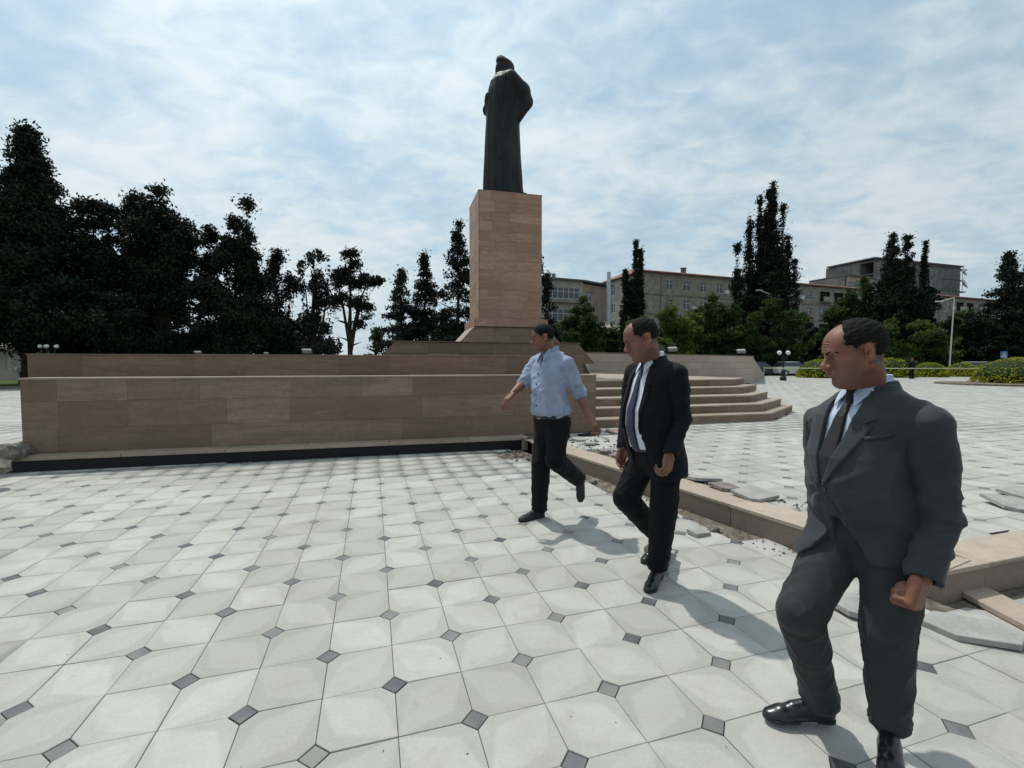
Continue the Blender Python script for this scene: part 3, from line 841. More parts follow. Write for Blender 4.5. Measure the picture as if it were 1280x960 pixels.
# smaller block left with glazed balconies
b1 = empty('apartment_block', (0, 0, 0), label='four storey block with white framed glazed balconies just right of the pedestal', cat='building')
Q0, Q1, Q2 = px_pt(676, 60.0), px_pt(728, 62.5), px_pt(763, 66.5)
H1 = 12.4
d = (Q1 - Q0); L1 = d.length
hl = [(.9, L1 - .5, 1.1 + s * 2.9, 2.8 + s * 2.9, 6) for s in range(4)]
M1 = facade(b1, Q0, Q1, 0, H1, hl, M_PLASTER3)
for s in range(4):
    m = MB(); m.box((L1 / 2 + .2, -.35, .95 + s * 2.9), (L1 - .6, .7, .14)); m.box((L1 / 2 + .2, -.68, .62 + s * 2.9 + .4), (L1 - .6, .04, .5)); o = m.build('balcony', M_PLASTER3, b1); o.matrix_local = M1
d2 = (Q2 - Q1); L2 = d2.length
facade(b1, Q1, Q2, 0, H1 - .2, [(.7, 1.9, 1.2 + s * 2.9, 2.6 + s * 2.9) for s in range(4)], M_PLASTER2)
n1 = Vector((-d.y, d.x)).normalized()
m = MB(); m.prism([Q0 + n1 * .25, Q1 + n1 * .25, Q2 + n1 * .25, Q2 + n1 * 10, Q0 + n1 * 10], 0, H1 - .3); m.build('core', M_PLASTER2, b1)
m = MB(); e = n1 * -.4; m.prism([Q0 + e - d.normalized() * .4, Q1 + e, Q2 + e + d2.normalized() * .2, Q2 + n1 * 10.4, Q0 + n1 * 10.4], H1 + .01, H1 + .22); m.build('roof', M_ROOFG, b1)
c = Q0 + d * .55 + n1 * 3
m = MB(); m.tube([(c.x, c.y, H1), (c.x, c.y, H1 + 1.7)], .03, 6); m.box((c.x, c.y, H1 + .9), (.5, .3, 1.0)); m.tube([(c.x - .6, c.y, H1 + 1.0), (c.x + .6, c.y, H1 + 1.3)], .02, 5); m.build('roof_aerial', M_CONC, b1)
pc = px_pt(760, 64.5)
m = MB(); m.tube([(pc.x, pc.y, 0), (pc.x, pc.y, H1 + 1.7)], .28, 10)
m.build('flue_pipe', M_STEEL, None, label='tall pale flue pipe standing between the two apartment blocks', cat='flue pipe')

# tall unfinished block behind
b3 = empty('unfinished_block', (0, 0, 0), label='taller unfinished concrete block with open floors above the red roof', cat='building')
S0, S1 = px_pt(1088, 112.0), px_pt(1196, 122.0)
d = (S1 - S0); L3 = d.length; dn3 = d / L3; n3 = Vector((-dn3.y, dn3.x)); H3 = 26.6
hh3 = []
for s in range(5, 9):
    for k in range(7):
        x0 = 1.2 + k * 3.2
        if x0 + 1.8 < L3: hh3.append((x0, x0 + (1.4 if x0 < L3 - 7 else 2.2), s * 2.9 + .9, s * 2.9 + 2.4, 2))
M3 = facade(b3, S0, S1, 0, H3, hh3, M_CONC, win=False)
for h in hh3:
    if h[0] < L3 - 7: window(b3, M3, *h[:4], nm=2)
m = MB(); m.prism([S0 + n3 * 3.2, S1 + n3 * 3.2 - dn3 * 5, S1 + n3 * 12 - dn3 * 5, S0 + n3 * 12], 0, H3 - .1); m.build('core', M_CONC, b3)
for s in range(5, 10):
    m = MB(); m.box((L3 / 2 + 1.2, 3.0, s * 2.9), (L3 + (2.6 if s % 2 else .4), 6.0, .25)); o = m.build('floor_slab', M_CONC, b3); o.matrix_local = M3
m = MB(); m.box((8.6, -.06, 21.5), (2.2, .1, 6.5)); o = m.build('blue_panel', M_BLUEP, b3); o.matrix_local = M3
m = MB(); m.box((L3 / 2, 5.5, H3 + .15), (L3 + 1.0, 12.0, .3)); o = m.build('roof', M_ROOFG, b3); o.matrix_local = M3
# lower wing to its left
T0, T1 = px_pt(1055, 108.0), px_pt(1089, 111.8)
dT = (T1 - T0)
MT = facade(b3, T0, T1, 0, 21.8, [(.6, dT.length - .5, 18.6, 20.6, 6), (.6, dT.length - .5, 15.6, 17.6, 6)], M_PLASTER3)
nT = Vector((-dT.y, dT.x)).normalized()
m = MB(); m.prism([T0 + nT * .3, T1 + nT * .3, T1 + nT * 9, T0 + nT * 9], 0, 21.7); m.build('core', M_CONC, b3)
m = MB(); m.prism([T0 - nT * .5, T1 - nT * .5, T1 + nT * 9, T0 + nT * 9], 21.81, 22.1); m.build('roof', M_ROOFG, b3)
def dish(px, py, Y, r, label):
    c = at(px, py, Y)
    V = []; Fc = []
    n, k = 16, 4
    ax = Vector((.55, -.75, .35)).normalized(); u = ax.orthogonal().normalized(); v_ = ax.cross(u)
    for i in range(k + 1):
        rr = r * i / k
        for j in range(n):
            a = 2 * math.pi * j / n
            V.append(c + (u * math.cos(a) + v_ * math.sin(a)) * rr + ax * (.35 * r * (i / k) ** 2))
    for i in range(k):
        for j in range(n): Fc.append((i * n + j, i * n + (j + 1) % n, (i + 1) * n + (j + 1) % n, (i + 1) * n + j))
    root = empty('satellite_dish', tuple(c), label=label, cat='satellite dish', group='satellite dishes on the unfinished block')
    V = [p - c for p in V]
    o = link('reflector', py_mesh('reflector', V, Fc, True), root, M_STEEL)
    sm = o.modifiers.new('thick', 'SOLIDIFY'); sm.thickness = .05
    m = MB(); m.tube([(0, 0, -r * 1.6), (0, 0, 0)], .06, 6); m.tube([(0, 0, 0), tuple(ax * r * .9)], .03, 5); m.build('bracket', M_CONC, root)
dish(1203, 340.5, 119, 1.25, 'upper satellite dish on the edge of the unfinished block')
dish(1203, 355, 119, 1.45, 'lower satellite dish on the edge of the unfinished block')

# low outbuilding between the blocks, and the cottage at far left
def low_house(p0, p1, dep, H, rh, wall, roof, label, nwin):
    h = empty('low_house', (0, 0, 0), label=label, cat='house')
    d = p1 - p0; L = d.length; dn = d / L; n = Vector((-dn.y, dn.x))
    facade(h, p0, p1, 0, H, [(L * (k + .35) / nwin, L * (k + .65) / nwin, 1.0, H - .6) for k in range(nwin)], wall)
    m = MB(); m.prism([p0 + n * .3, p1 + n * .3, p1 + n * dep, p0 + n * dep], 0, H - .05); m.build('core', wall, h)
    V = [v3(p, H + z) for z in (0.01, .12) for p in (p0 - n * .5 - dn * .5, p1 - n * .5 + dn * .5, p1 + n * (dep + .5) + dn * .5, p0 + n * (dep + .5) - dn * .5)] + [v3(p0 + n * dep / 2, H + rh), v3(p1 + n * dep / 2, H + rh)]
    m = MB(); m.add(V, [(3, 2, 1, 0), (0, 1, 5, 4), (1, 2, 6, 5), (2, 3, 7, 6), (3, 0, 4, 7), (4, 5, 9, 8), (5, 6, 9), (6, 7, 8, 9), (7, 4, 8)]); m.build('roof', roof, h)
    return h
M_PINK = plain('roof_faded_pink', (0.33, 0.27, 0.26), 0.8, 0.2, var=.1)
low_house(px_pt(742, 58), px_pt(772, 60), 5, 5.6, 1.5, M_PLASTER, M_PINK, 'low outbuilding with faded pinkish roof between the apartment blocks', 1)
low_house(px_pt(-60, 33), px_pt(38, 35), 6, 2.55, 1.7, M_PLASTER3, M_PINK, 'small pale cottage with a faded red roof at the left edge behind the trees', 5)

# ------------------------------------------------------------------ lawn and shrubs
lawn = sheet('lawn', [Vector((-80, 22.5)), Vector((-19.5, 22.5)), Vector((-17, 33)), Vector((-80, 33))], ZR + .05, M_GRASS)
lk = MB(); lk.prism([Vector((-80, 22.3)), Vector((-19.4, 22.3)), Vector((-19.4, 22.45)), Vector((-80, 22.45))], 0, ZR + .13)
lk.build('lawn_kerb', M_CONC, None, label='low grey kerb edging the lawn at the far left', cat='kerb')

def m_leaf(name, c1, c2, trans=0.0):
    m = Mat(name, 0.75, 0.15)
    co = m.coord('World'); r = m.attr('rnd')
    c = m.mix(m.ramp(r, 0, 1), c1, c2)
    m.color(m.mix(m.math('MULTIPLY', m.ramp(m.noise(co, .7, 3), .4, .7), .4), c, tuple(x * .6 for x in c1)))
    if trans:
        bs = m.b
        tr = m.n('ShaderNodeBsdfTranslucent'); tr.inputs[0].default_value = tuple(x * 1.6 for x in c2) + (1,)
        ms = m.n('ShaderNodeMixShader'); ms.inputs[0].default_value = trans
        out = m.t.nodes['Material Output']
        m.l(bs.outputs[0], ms.inputs[1]); m.l(tr.outputs[0], ms.inputs[2]); m.l(ms.outputs[0], out.inputs[0])
    return m.m
M_CON = m_leaf('conifer_dark', (0.008, 0.013, 0.009), (0.020, 0.031, 0.017))
M_CONB = m_leaf('conifer_blue', (0.016, 0.026, 0.024), (0.035, 0.052, 0.042))
M_DEC = m_leaf('leaf_green', (0.018, 0.034, 0.010), (0.045, 0.075, 0.020), .2)
M_LIME = m_leaf('leaf_light', (0.05, 0.075, 0.018), (0.12, 0.15, 0.035), .25)
M_LIME2 = m_leaf('leaf_mid_light', (0.03, 0.055, 0.014), (0.08, 0.115, 0.028), .2)
M_HEDGE = m_leaf('shrub_clipped', (0.15, 0.165, 0.012), (0.34, 0.35, 0.035), .1)
M_BARK = plain('bark', (0.035, 0.028, 0.022), 0.95, 0.1, var=.3, scale=3)

def leaves(C, R, per, size, rng, flat=0.0, name='crown', up=0.0):
    """leaf cards scattered about the points C (n,3) with radii R"""
    n = len(C) * per
    ctr = np.repeat(C, per, 0) + rng.normal(0, 1, (n, 3)) * np.repeat(R, per)[:, None] * [1, 1, .75]
    a = rng.normal(0, 1, (n, 3)); a /= np.linalg.norm(a, axis=1)[:, None] + 1e-9
    a[:, 2] = a[:, 2] * (1 - flat) + up * rng.random(n); a /= np.linalg.norm(a, axis=1)[:, None] + 1e-9
    b = np.cross(a, rng.normal(0, 1, (n, 3))); b /= np.linalg.norm(b, axis=1)[:, None] + 1e-9
    s = size * rng.uniform(.55, 1.25, n)[:, None]
    V = np.stack([ctr - a * s, ctr + b * s * .45, ctr + a * s, ctr - b * s * .45], 1).reshape(-1, 3)
    me = np_mesh(name, V, np.arange(4 * n).reshape(n, 4))
    r = np.repeat(np.clip(np.repeat(rng.random(len(C)), per) * .7 + rng.random(n) * .3, 0, 1), 4).astype(np.float32)
    at_ = me.attributes.new('rnd', 'FLOAT', 'POINT'); at_.data.foreach_set('value', r)
    return me
def lobe(cx, cy, z0, z1, R, shape, rng, dens, cl):
    """clump centres of one lobe: branches rising from an axis"""
    H = z1 - z0
    n = max(12, int(dens * H * max(R, .8)))
    C, Rr = [], []
    per_limb = {'cypress': 5, 'cone': 4, 'column': 5}.get(shape, 11)
    jt, ja = {'cypress': (.035, .3), 'cone': (.014, .22), 'column': (.03, .3)}.get(shape, (.035, .30))
    for i in range(n):
        if i % per_limb == 0: t0 = rng.random() ** 1.15; az0 = rng.uniform(0, 2 * math.pi); l0 = rng.uniform(.82, 1.12) if shape == 'cone' else rng.uniform(.62, 1.18)
        t = min(.995, max(.0, t0 + rng.normal(0, jt)))
        if shape == 'cone': pr = (1 - t) ** .85 * (1 - .35 * max(0, .12 - t) / .12)
        elif shape == 'cypress': pr = min(1, (1 - t) ** .8 * 1.2) * (0.55 + .45 * min(1, t / .25))
        elif shape == 'round': pr = math.sqrt(max(0, 1 - (2 * t - 1) ** 2)) * .97 + .03
        elif shape == 'column': pr = (1 - t ** 5) ** .5 * (.75 + .25 * math.sin(9 * t))
        else: pr = (1 - t ** 2.2) ** .8 * (.8 + .2 * min(1, t / .2))     # broad
        az = az0 + rng.normal(0, ja)
        L = R * pr * l0 * rng.uniform(.80, 1.06)
        lift = {'cone': -.05, 'cypress': 1.3, 'round': .25, 'column': .5, 'broad': .45}.get(shape, .3)
        m = max(2, int(L / (cl * 1.6)) + 1)
        for k in range(m):
            s = ((k + rng.random()) / m) ** .6
            C.append((cx + math.cos(az) * L * s, cy + math.sin(az) * L * s, min(z0 + H * t + lift * L * (s - .6) , z1 + .15)))
            Rr.append(cl * (1.15 - .6 * s) * rng.uniform(.6, 1.3))
    # leader
    for k in range(int(H / .35)):
        t = k / (H / .35); C.append((cx, cy, z0 + H * t)); Rr.append(cl * (.9 - .65 * t))
    return C, Rr
TREE_N = 0
def tree(name, label, Y, lobes, mat, trunk=None, per=7, leaf=.2, dens=5.0, cl=.28, group=None, cat='tree', zb=0.1):
    """lobes: (px, py_top, py_bottom, half width px, shape[, depth offset])"""
    global TREE_N
    TREE_N += 1
    rng = np.random.default_rng(100 + TREE_N)
    C, R = [], []
    base = at(lobes[0][0], 450, Y)
    root = empty(name, (base.x, Y, zb), label=label, cat=cat, group=group)
    for lb in lobes:
        px, yt, yb, hw, shp = lb[:5]; dY = lb[5] if len(lb) > 5 else 0
        p1, p0 = at(px, yt, Y + dY), at(px, yb, Y + dY)
        c, r = lobe(p1.x, Y + dY, p0.z, p1.z, hw / 577 * (Y + dY), shp, rng, dens, cl)
        C += c; R += r
    C = np.array(C) - [base.x, Y, zb]
    me = leaves(C, np.array(R), per, leaf, rng, up=.25)
    o = link('crown', me, root, mat)
    m = MB(); top = max(at(l[0], l[1], Y).z for l in lobes) - zb
    tr = trunk or max(.12, top * .022)
    pts = [(0.06 * math.sin(k * 1.7) * k / 3, .05 * math.cos(k) * k / 3, top * .8 * k / 6 - (.3 if k == 0 else 0)) for k in range(7)]
    m.tube(pts, [tr * (1.25 if k == 0 else 1) * (1 - k / 7.5) for k in range(7)], 9)
    for lb in lobes:
        p1, p0 = at(lb[0], lb[1], Y), at(lb[0], lb[2], Y)
        dx = p1.x - base.x; zz = p1.z - zb; zl = max(.5, p0.z - zb)
        m.tube([(0, 0, max(.4, zl * .5)), (dx * .6, (lb[5] if len(lb) > 5 else 0) * .5, zl + (zz - zl) * .25), (dx, (lb[5] if len(lb) > 5 else 0), zl + (zz - zl) * .7)], [tr * .6, tr * .4, tr * .12], 6)
    for k in range(7):
        a = rng.uniform(0, 6.28); z = top * rng.uniform(.25, .6); L = lobes[0][3] / 577 * Y * .7
        m.tube([(0, 0, z), (math.cos(a) * L * .5, math.sin(a) * L * .5, z + .2 * L), (math.cos(a) * L, math.sin(a) * L, z + .35 * L)], [tr * .35, tr * .22, tr * .06], 5)
    m.build('trunk', M_BARK, root)
    return root
G_L = 'dark conifers behind the podium on the left'
tree('pine_tree', 'tallest dark conifer at the left edge with a bare trunk below', 27, [(34, 163, 428, 92, 'cone'), (30, 172, 330, 44, 'cone', .5), (40, 240, 425, 60, 'broad', -.6), (66, 290, 428, 55, 'broad', .5), (-25, 270, 425, 60, 'broad'), (20, 320, 425, 80, 'broad', -.4)], M_CON, .3, dens=13, group=G_L, per=19, leaf=.125, cl=.30)
tree('pine_tree', 'broad dark conifer with a limb reaching left, second from the left edge', 29, [(205, 239, 360, 42, 'round'), (168, 246, 350, 38, 'round', .6), (112, 243, 300, 22, 'round'), (132, 262, 360, 38, 'round', -.5), (222, 262, 400, 30, 'round'), (185, 260, 445, 50, 'broad'), (165, 310, 445, 84, 'broad'), (112, 330, 445, 36, 'broad')], M_CON, .3, dens=13, group=G_L, per=19, leaf=.125, cl=.30)
tree('pine_tree', 'dark conifer with a crooked top leaning right, third from the left edge', 30, [(309, 251, 400, 17, 'broad'), (260, 281, 430, 24, 'broad', .5), (296, 268, 440, 24, 'broad'), (286, 300, 445, 50, 'broad', -.3), (318, 318, 445, 30, 'broad')], M_CON, .25, dens=14, group=G_L, per=19, leaf=.125, cl=.28)
tree('pine_tree', 'smaller bushy dark conifer left of the thin needled pine', 33, [(346, 309, 445, 20, 'broad'), (335, 340, 445, 28, 'broad'), (362, 345, 445, 24, 'broad')], M_CON, .2, dens=13, group=G_L, per=16, leaf=.12, cl=.26)
tree('pine_tree', 'thin needled pine with sky showing through its upright twigs', 34, [(392, 302, 440, 30, 'broad'), (410, 308, 440, 16, 'broad'), (378, 318, 440, 20, 'broad', .4), (395, 350, 445, 36, 'broad')], M_CONB, .2, per=9, leaf=.13, dens=5.5, cl=.17, group=G_L)
tree('pine_tree', 'umbrella pine with rounded head on a bare trunk left of the sky gap', 32, [(438, 315, 385, 22, 'round'), (458, 345, 385, 24, 'round'), (420, 338, 395, 20, 'round', .4), (450, 378, 410, 22, 'round')], M_CON, .22, dens=17, group=G_L, per=16, leaf=.11, cl=.24)
tree('fir_tree', 'short bluish fir nearest the sky gap left of the pedestal', 40, [(502, 339, 450, 40, 'cone')], M_CONB, .2, dens=11, cl=.24, group=G_L, per=12, leaf=.14)
tree('fir_tree', 'middle fir of the three left of the pedestal', 41, [(531, 312, 450, 34, 'cone')], M_CON, .2, dens=11, cl=.24, group=G_L, per=12, leaf=.14)
tree('fir_tree', 'tallest spruce close behind the left side of the pedestal', 38, [(573, 279, 450, 48, 'cone')], M_CON, .22, dens=8, cl=.24, group=G_L, per=12, leaf=.13)
tree('fir_tree', 'dark conifer peeping out behind the right side of the pedestal', 36, [(672, 318, 450, 26, 'cone'), (684, 336, 450, 22, 'cone')], M_CON, .2, dens=13, group=G_L, per=12, leaf=.13, cl=.22)
tree('deciduous_tree', 'low bushy tree filling the gap behind the podium left of the firs', 44, [(470, 412, 455, 26, 'round'), (500, 405, 455, 26, 'round')], M_DEC, .2, dens=10, leaf=.2)
UL = ['shrub at the left end', 'shrub below the crooked conifer', 'shrub below the thin needled pine', 'shrub below the broad conifer', 'shrub just left of the pedestal']
for k, (px, yt, hw, Y) in enumerate(((80, 392, 50, 40), (250, 385, 55, 38), (360, 392, 50, 40), (150, 380, 60, 42), (555, 395, 40, 46))):
    tree('dark_shrub', 'dark undergrowth ' + UL[k] + ' behind the podium wall', Y, [(px, yt, 455, hw, 'round'), (px + 20, yt + 8, 455, hw * .8, 'round')], M_CON, .15, dens=7, leaf=.26, group='undergrowth behind the podium', cat='shrub')
G_R = 'trees in front of the apartment blocks'
tree('deciduous_tree', 'round mid green tree just right of the pedestal', 50, [(728, 373, 455, 30, 'round'), (745, 395, 455, 20, 'round'), (712, 398, 455, 20, 'round')], M_DEC, .2, dens=11, leaf=.19, per=11, group=G_R)
tree('cypress_tree', 'narrow twin tipped cypress in front of the corner of the long block', 50, [(795, 302, 400, 7, 'cypress'), (782, 332, 430, 8, 'cypress'), (801, 312, 430, 7, 'cypress'), (790, 352, 450, 15, 'column')], M_CON, .18, dens=34, cl=.16, per=10, leaf=.14, group=G_R)
tree('catalpa_tree', 'yellow green leafy tree above the black suited man', 48, [(838, 384, 450, 26, 'round'), (806, 396, 450, 24, 'round'), (862, 392, 450, 20, 'round')], M_LIME, .18, dens=12, leaf=.22, per=10, group=G_R)
tree('deciduous_tree', 'dark green round tree right of the yellow green one', 50, [(893, 371, 455, 28, 'round'), (872, 385, 455, 24, 'round'), (915, 382, 455, 26, 'round'), (900, 400, 458, 34, 'round')], M_DEC, .2, dens=10, leaf=.2, per=10, group=G_R)
tree('cedar_tree', 'tall ragged dark cypress with many spires in the middle right', 56, [(967, 228, 380, 10, 'cypress'), (950, 243, 400, 9, 'cypress'), (979, 256, 400, 10, 'cypress'), (938, 270, 400, 10, 'cypress', .6), (985, 296, 405, 9, 'cypress'), (922, 306, 410, 10, 'cypress'), (993, 326, 410, 9, 'cypress'), (963, 238, 440, 34, 'cone'), (958, 295, 440, 26, 'broad'), (955, 345, 450, 38, 'broad')], M_CON, .3, dens=14, cl=.26, per=11, leaf=.16, group=G_R)
tree('deciduous_tree', 'light green tree below the ragged cypress beside the street lamp', 50, [(968, 372, 458, 24, 'round'), (990, 388, 458, 26, 'round'), (945, 392, 458, 22, 'round')], M_DEC, .2, dens=11, leaf=.2, per=10, group=G_R)
tree('deciduous_tree', 'mid green tree left of the big dark pine', 58, [(1080, 343, 455, 24, 'broad'), (1062, 362, 455, 28, 'broad'), (1092, 372, 455, 24, 'round'), (1045, 385, 458, 24, 'round')], M_DEC, .22, dens=9, leaf=.24, per=10, group=G_R)
tree('pine_tree', 'big dark pine with two heads left of the thin cypress', 56, [(1116, 292, 440, 30, 'cone'), (1134, 296, 440, 24, 'cone'), (1118, 325, 440, 38, 'broad'), (1142, 332, 440, 18, 'broad'), (1122, 350, 445, 46, 'broad')], M_CON, .3, dens=10, cl=.26, per=11, leaf=.16, group=G_R)
tree('cypress_tree', 'needle thin tall cypress touching the big dark pine', 57, [(1157, 302, 440, 10, 'cypress'), (1160, 360, 445, 17, 'column')], M_CON, .18, dens=36, cl=.15, per=10, leaf=.14, group=G_R)
tree('deciduous_tree', 'light green low tree behind the head of the grey suited man', 52, [(1150, 404, 458, 24, 'round'), (1118, 400, 458, 28, 'round'), (1176, 408, 460, 22, 'round')], M_LIME2, .18, dens=11, leaf=.2, per=10, group=G_R)
tree('deciduous_tree', 'dark green tree behind the tall pale lamp post', 56, [(1210, 388, 458, 28, 'round'), (1188, 398, 458, 22, 'round'), (1228, 400, 458, 24, 'round')], M_DEC, .2, dens=10, leaf=.22, per=9, group=G_R)
tree('fir_tree', 'large dark fir at the right edge, left of two', 52, [(1262, 315, 445, 44, 'cone'), (1256, 375, 450, 46, 'broad')], M_CON, .3, dens=10, per=11, leaf=.16, group=G_R)
tree('fir_tree', 'large dark fir cut by the right edge of the photo', 53, [(1290, 322, 445, 44, 'cone'), (1300, 370, 450, 44, 'broad')], M_CON, .3, dens=9, per=10, leaf=.16, group=G_R)
TL = ['just right of the pedestal', 'below the twin tipped cypress', 'behind the black suited man', 'left of the ragged cypress', 'left of the balding head in front', 'directly behind the balding head', 'right of the balding head', 'below the needle thin cypress', 'above the dull clipped dome', 'at the right edge']
for k, (px, yt, hw, Y) in enumerate(((700, 412, 34, 58), (775, 408, 34, 57), (850, 410, 40, 56), (930, 412, 40, 62), (1010, 405, 40, 62), (1060, 412, 40, 62), (1110, 415, 36, 62), (1170, 412, 36, 62), (1235, 412, 40, 62), (1290, 405, 40, 60))):
    tree('dark_shrub', 'dark shrub of the park thicket ' + TL[k], Y, [(px, yt, 462, hw, 'round'), (px + 16, yt + 6, 462, hw * .8, 'round')], M_DEC if k % 2 else M_CON, .15, dens=5, leaf=.3, group='thicket below the park trees', cat='shrub')

def clipped_shrub(px, yt, yb, hw, label):
    g = ground(px, yb, ZR); Y = g.y + hw / 577 * g.y * .6
    rx = hw / 577 * Y; h = (yb - yt) / 577 * Y
    root = empty('clipped_shrub', (at(px, 450, Y).x, Y, ZR), label=label, cat='shrub', group='clipped dome shrubs along the square')
    rng = np.random.default_rng(int(px))
    n = int(2600 if hw > 40 else 1500)
    d = rng.normal(0, 1, (n, 3)); d /= np.linalg.norm(d, axis=1)[:, None]; d[:, 2] = np.abs(d[:, 2]) * 1.0
    rr = rng.uniform(.90, 1.0, n)[:, None]
    C = d * rr * [rx, rx, h * .98]; C[:, 2] = np.maximum(C[:, 2], .06)
    ls = .05 * max(1, Y / 26)
    link('foliage', leaves(C, np.full(n, .03), 4, ls, rng, name='foliage'), root, M_HEDGE)
    m = MB(); m.lathe([(rx * .55, 0), (rx * .86, h * .18), (rx * .88, h * .4), (rx * .7, h * .7), (rx * .4, h * .87), (.05, h * .93)], n=18); m.build('inner_mass', M_DEC, root, smooth=True)
clipped_shrub(1027, 449, 472.5, 28, 'clipped dome shrub partly behind the nose of the grey suited man')
clipped_shrub(1113, 447, 472, 26, 'clipped dome shrub just right of the grey suited man\'s ear')
clipped_shrub(1162, 453, 471.5, 19, 'small bright clipped dome between two others right of the man\'s head')
clipped_shrub(1203, 453.5, 471, 18, 'small dull clipped dome left of the largest one')
clipped_shrub(1232, 455, 470, 14, 'smallest clipped dome half hidden by the largest one')
clipped_shrub(1277, 447, 482, 47, 'largest yellow green clipped dome at the right edge')
# bed rim under the large dome
g = ground(1277, 482, ZR)
m = MB(); m.lathe([(2.9, 0), (2.9, .10), (2.6, .11)], (g.x, g.y + 1.2, ZR), 28); m.build('planting_bed', M_DIRT, None, label='low round planting bed under the largest clipped dome', cat='planting bed')
# ------------------------------------------------------------------ sculpting with distance fields
import openvdb as vdb
BIG = 0.07
class Vol:
    def __init__(s, lo, hi, h):
        s.lo = np.array(lo, float); s.h = h
        s.n = np.ceil((np.array(hi, float) - s.lo) / h).astype(int) + 1
        s.ax = [s.lo[i] + h * np.arange(s.n[i]) for i in range(3)]
        s.D = np.full(s.n, BIG, np.float32)
    def _sub(s, lo, hi, m):
        i0 = np.maximum(0, np.floor((np.array(lo) - m - s.lo) / s.h).astype(int)); i1 = np.minimum(s.n, np.ceil((np.array(hi) + m - s.lo) / s.h).astype(int) + 1)
        if (i1 <= i0).any(): return None, None
        sl = tuple(slice(a, b) for a, b in zip(i0, i1))
        return sl, (s.ax[0][sl[0]][:, None, None], s.ax[1][sl[1]][None, :, None], s.ax[2][sl[2]][None, None, :])
    def op(s, prim, k=0.0, op='u'):
        fn, lo, hi = prim
        sl, P = s._sub(lo, hi, k + 0.03)
        if sl is None: return s
        b = fn(P); a = s.D[sl]
        if op == 'u':
            if k > 0:
                h = np.clip(.5 + .5 * (a - b) / k, 0, 1); r = a + (b - a) * h - k * h * (1 - h)
            else: r = np.minimum(a, b)
        elif op == 's':
            b = -b
            if k > 0:
                h = np.clip(.5 + .5 * (b - a) / k, 0, 1); r = a + (b - a) * h + k * h * (1 - h)
            else: r = np.maximum(a, b)
        else: r = np.maximum(a, b)
        s.D[sl] = np.clip(r, -BIG, BIG)
        return s
    def P(s): return (s.ax[0][:, None, None], s.ax[1][None, :, None], s.ax[2][None, None, :])
    def wob(s, amp, freq, seed=0, aniso=(1, 1, 1)):
        """cloth-like unevenness near the surface"""
        r = np.random.default_rng(seed); x, y, z = s.P()
        band = np.abs(s.D) < BIG * .8
        acc = 0
        wx = .02 * np.sin(23 * y + 17 * z) + .015 * np.sin(31 * z + 11 * x)
        for i in range(5):
            d = r.normal(0, 1, 3) * aniso; d /= np.linalg.norm(d)
            f = freq * (.7 + 1.3 * r.random())
            acc = acc + np.sin(f * (d[0] * (x + wx) + d[1] * y + d[2] * (z + wx)) * 6.28 + r.random() * 6.28) * (1.0 / (i + 1.5))
        s.D = np.where(band, s.D + amp * acc, s.D).astype(np.float32)
        return s
    def crease(s, amp, dirs, seed=0, sharp=3.0, mask=None):
        """soft ridges like pulled cloth; dirs = [(direction, wave length)]"""
        r = np.random.default_rng(seed); x, y, z = s.P(); acc = 0
        for d, wl in dirs:
            d = np.array(d, float); d /= np.linalg.norm(d); ph = r.random() * 6.28
            warp = .018 * np.sin(19 * x + 13 * z + ph) + .015 * np.sin(27 * y - 9 * z + 2 * ph)
            t = (d[0] * x + d[1] * y + d[2] * z + warp) / wl
            env = .5 + .5 * np.sin(11 * x + 7 * y + ph) * np.cos(9 * z + 5 * y + 2 * ph)
            acc = acc + ((1 - np.abs(np.sin(math.pi * t + ph))) ** sharp) * env
        if mask is not None: acc = acc * mask(x, y, z)
        s.D = np.where(np.abs(s.D) < BIG * .8, s.D - amp * acc, s.D).astype(np.float32)
        return s
    def mesh(s, M=None, lim=0.0):
        D = s.D.copy()
        for a in range(3):                       # close at the walls
            for e in (0, -1):
                idx = [slice(None)] * 3; idx[a] = e; D[tuple(idx)] = BIG
        G = vdb.FloatGrid(BIG); G.copyFromArray(D)
        p, q = G.convertToQuads(0.0)
        V = p * s.h + s.lo
        if len(q):
            a, b, c = V[q[:, 0]], V[q[:, 1]], V[q[:, 2]]
            if (a * np.cross(b, c)).sum() < 0: q = q[:, ::-1]
        if M is not None:
            M = np.array(M); V = V @ M[:3, :3].T + M[:3, 3]
        return V, q
def _l(a): return np.array(a, float)
def rcone(a, b, ra, rb, fold=None):
    a, b = _l(a), _l(b); ba = b - a; bb = ba @ ba; r = max(ra, rb)
    def f(P):
        px, py, pz = P[0] - a[0], P[1] - a[1], P[2] - a[2]
        h = np.clip((px * ba[0] + py * ba[1] + pz * ba[2]) / bb, 0, 1)
        dx, dy, dz = px - ba[0] * h, py - ba[1] * h, pz - ba[2] * h
        d = np.sqrt(dx * dx + dy * dy + dz * dz) - (ra + (rb - ra) * h)
        if fold is not None:
            amp, wl, c, wdt, sk = fold; L = math.sqrt(bb); s_ = h * L
            ph = (s_ + sk * (dx + dz) + .5 * sk * dy) * 6.283 / wl
            fo = np.sin(ph + 1.6 * np.sin(ph * .37 + dy * 22) + 1.2 * np.sin(dx * 27)) * (.15 + .85 * np.sin(dy * 24 + dx * 17 + s_ * 11) ** 2)
            d = d + amp * fo * np.exp(-((s_ - c * L) / wdt) ** 2)
        return d
    return f, np.minimum(a, b) - r, np.maximum(a, b) + r
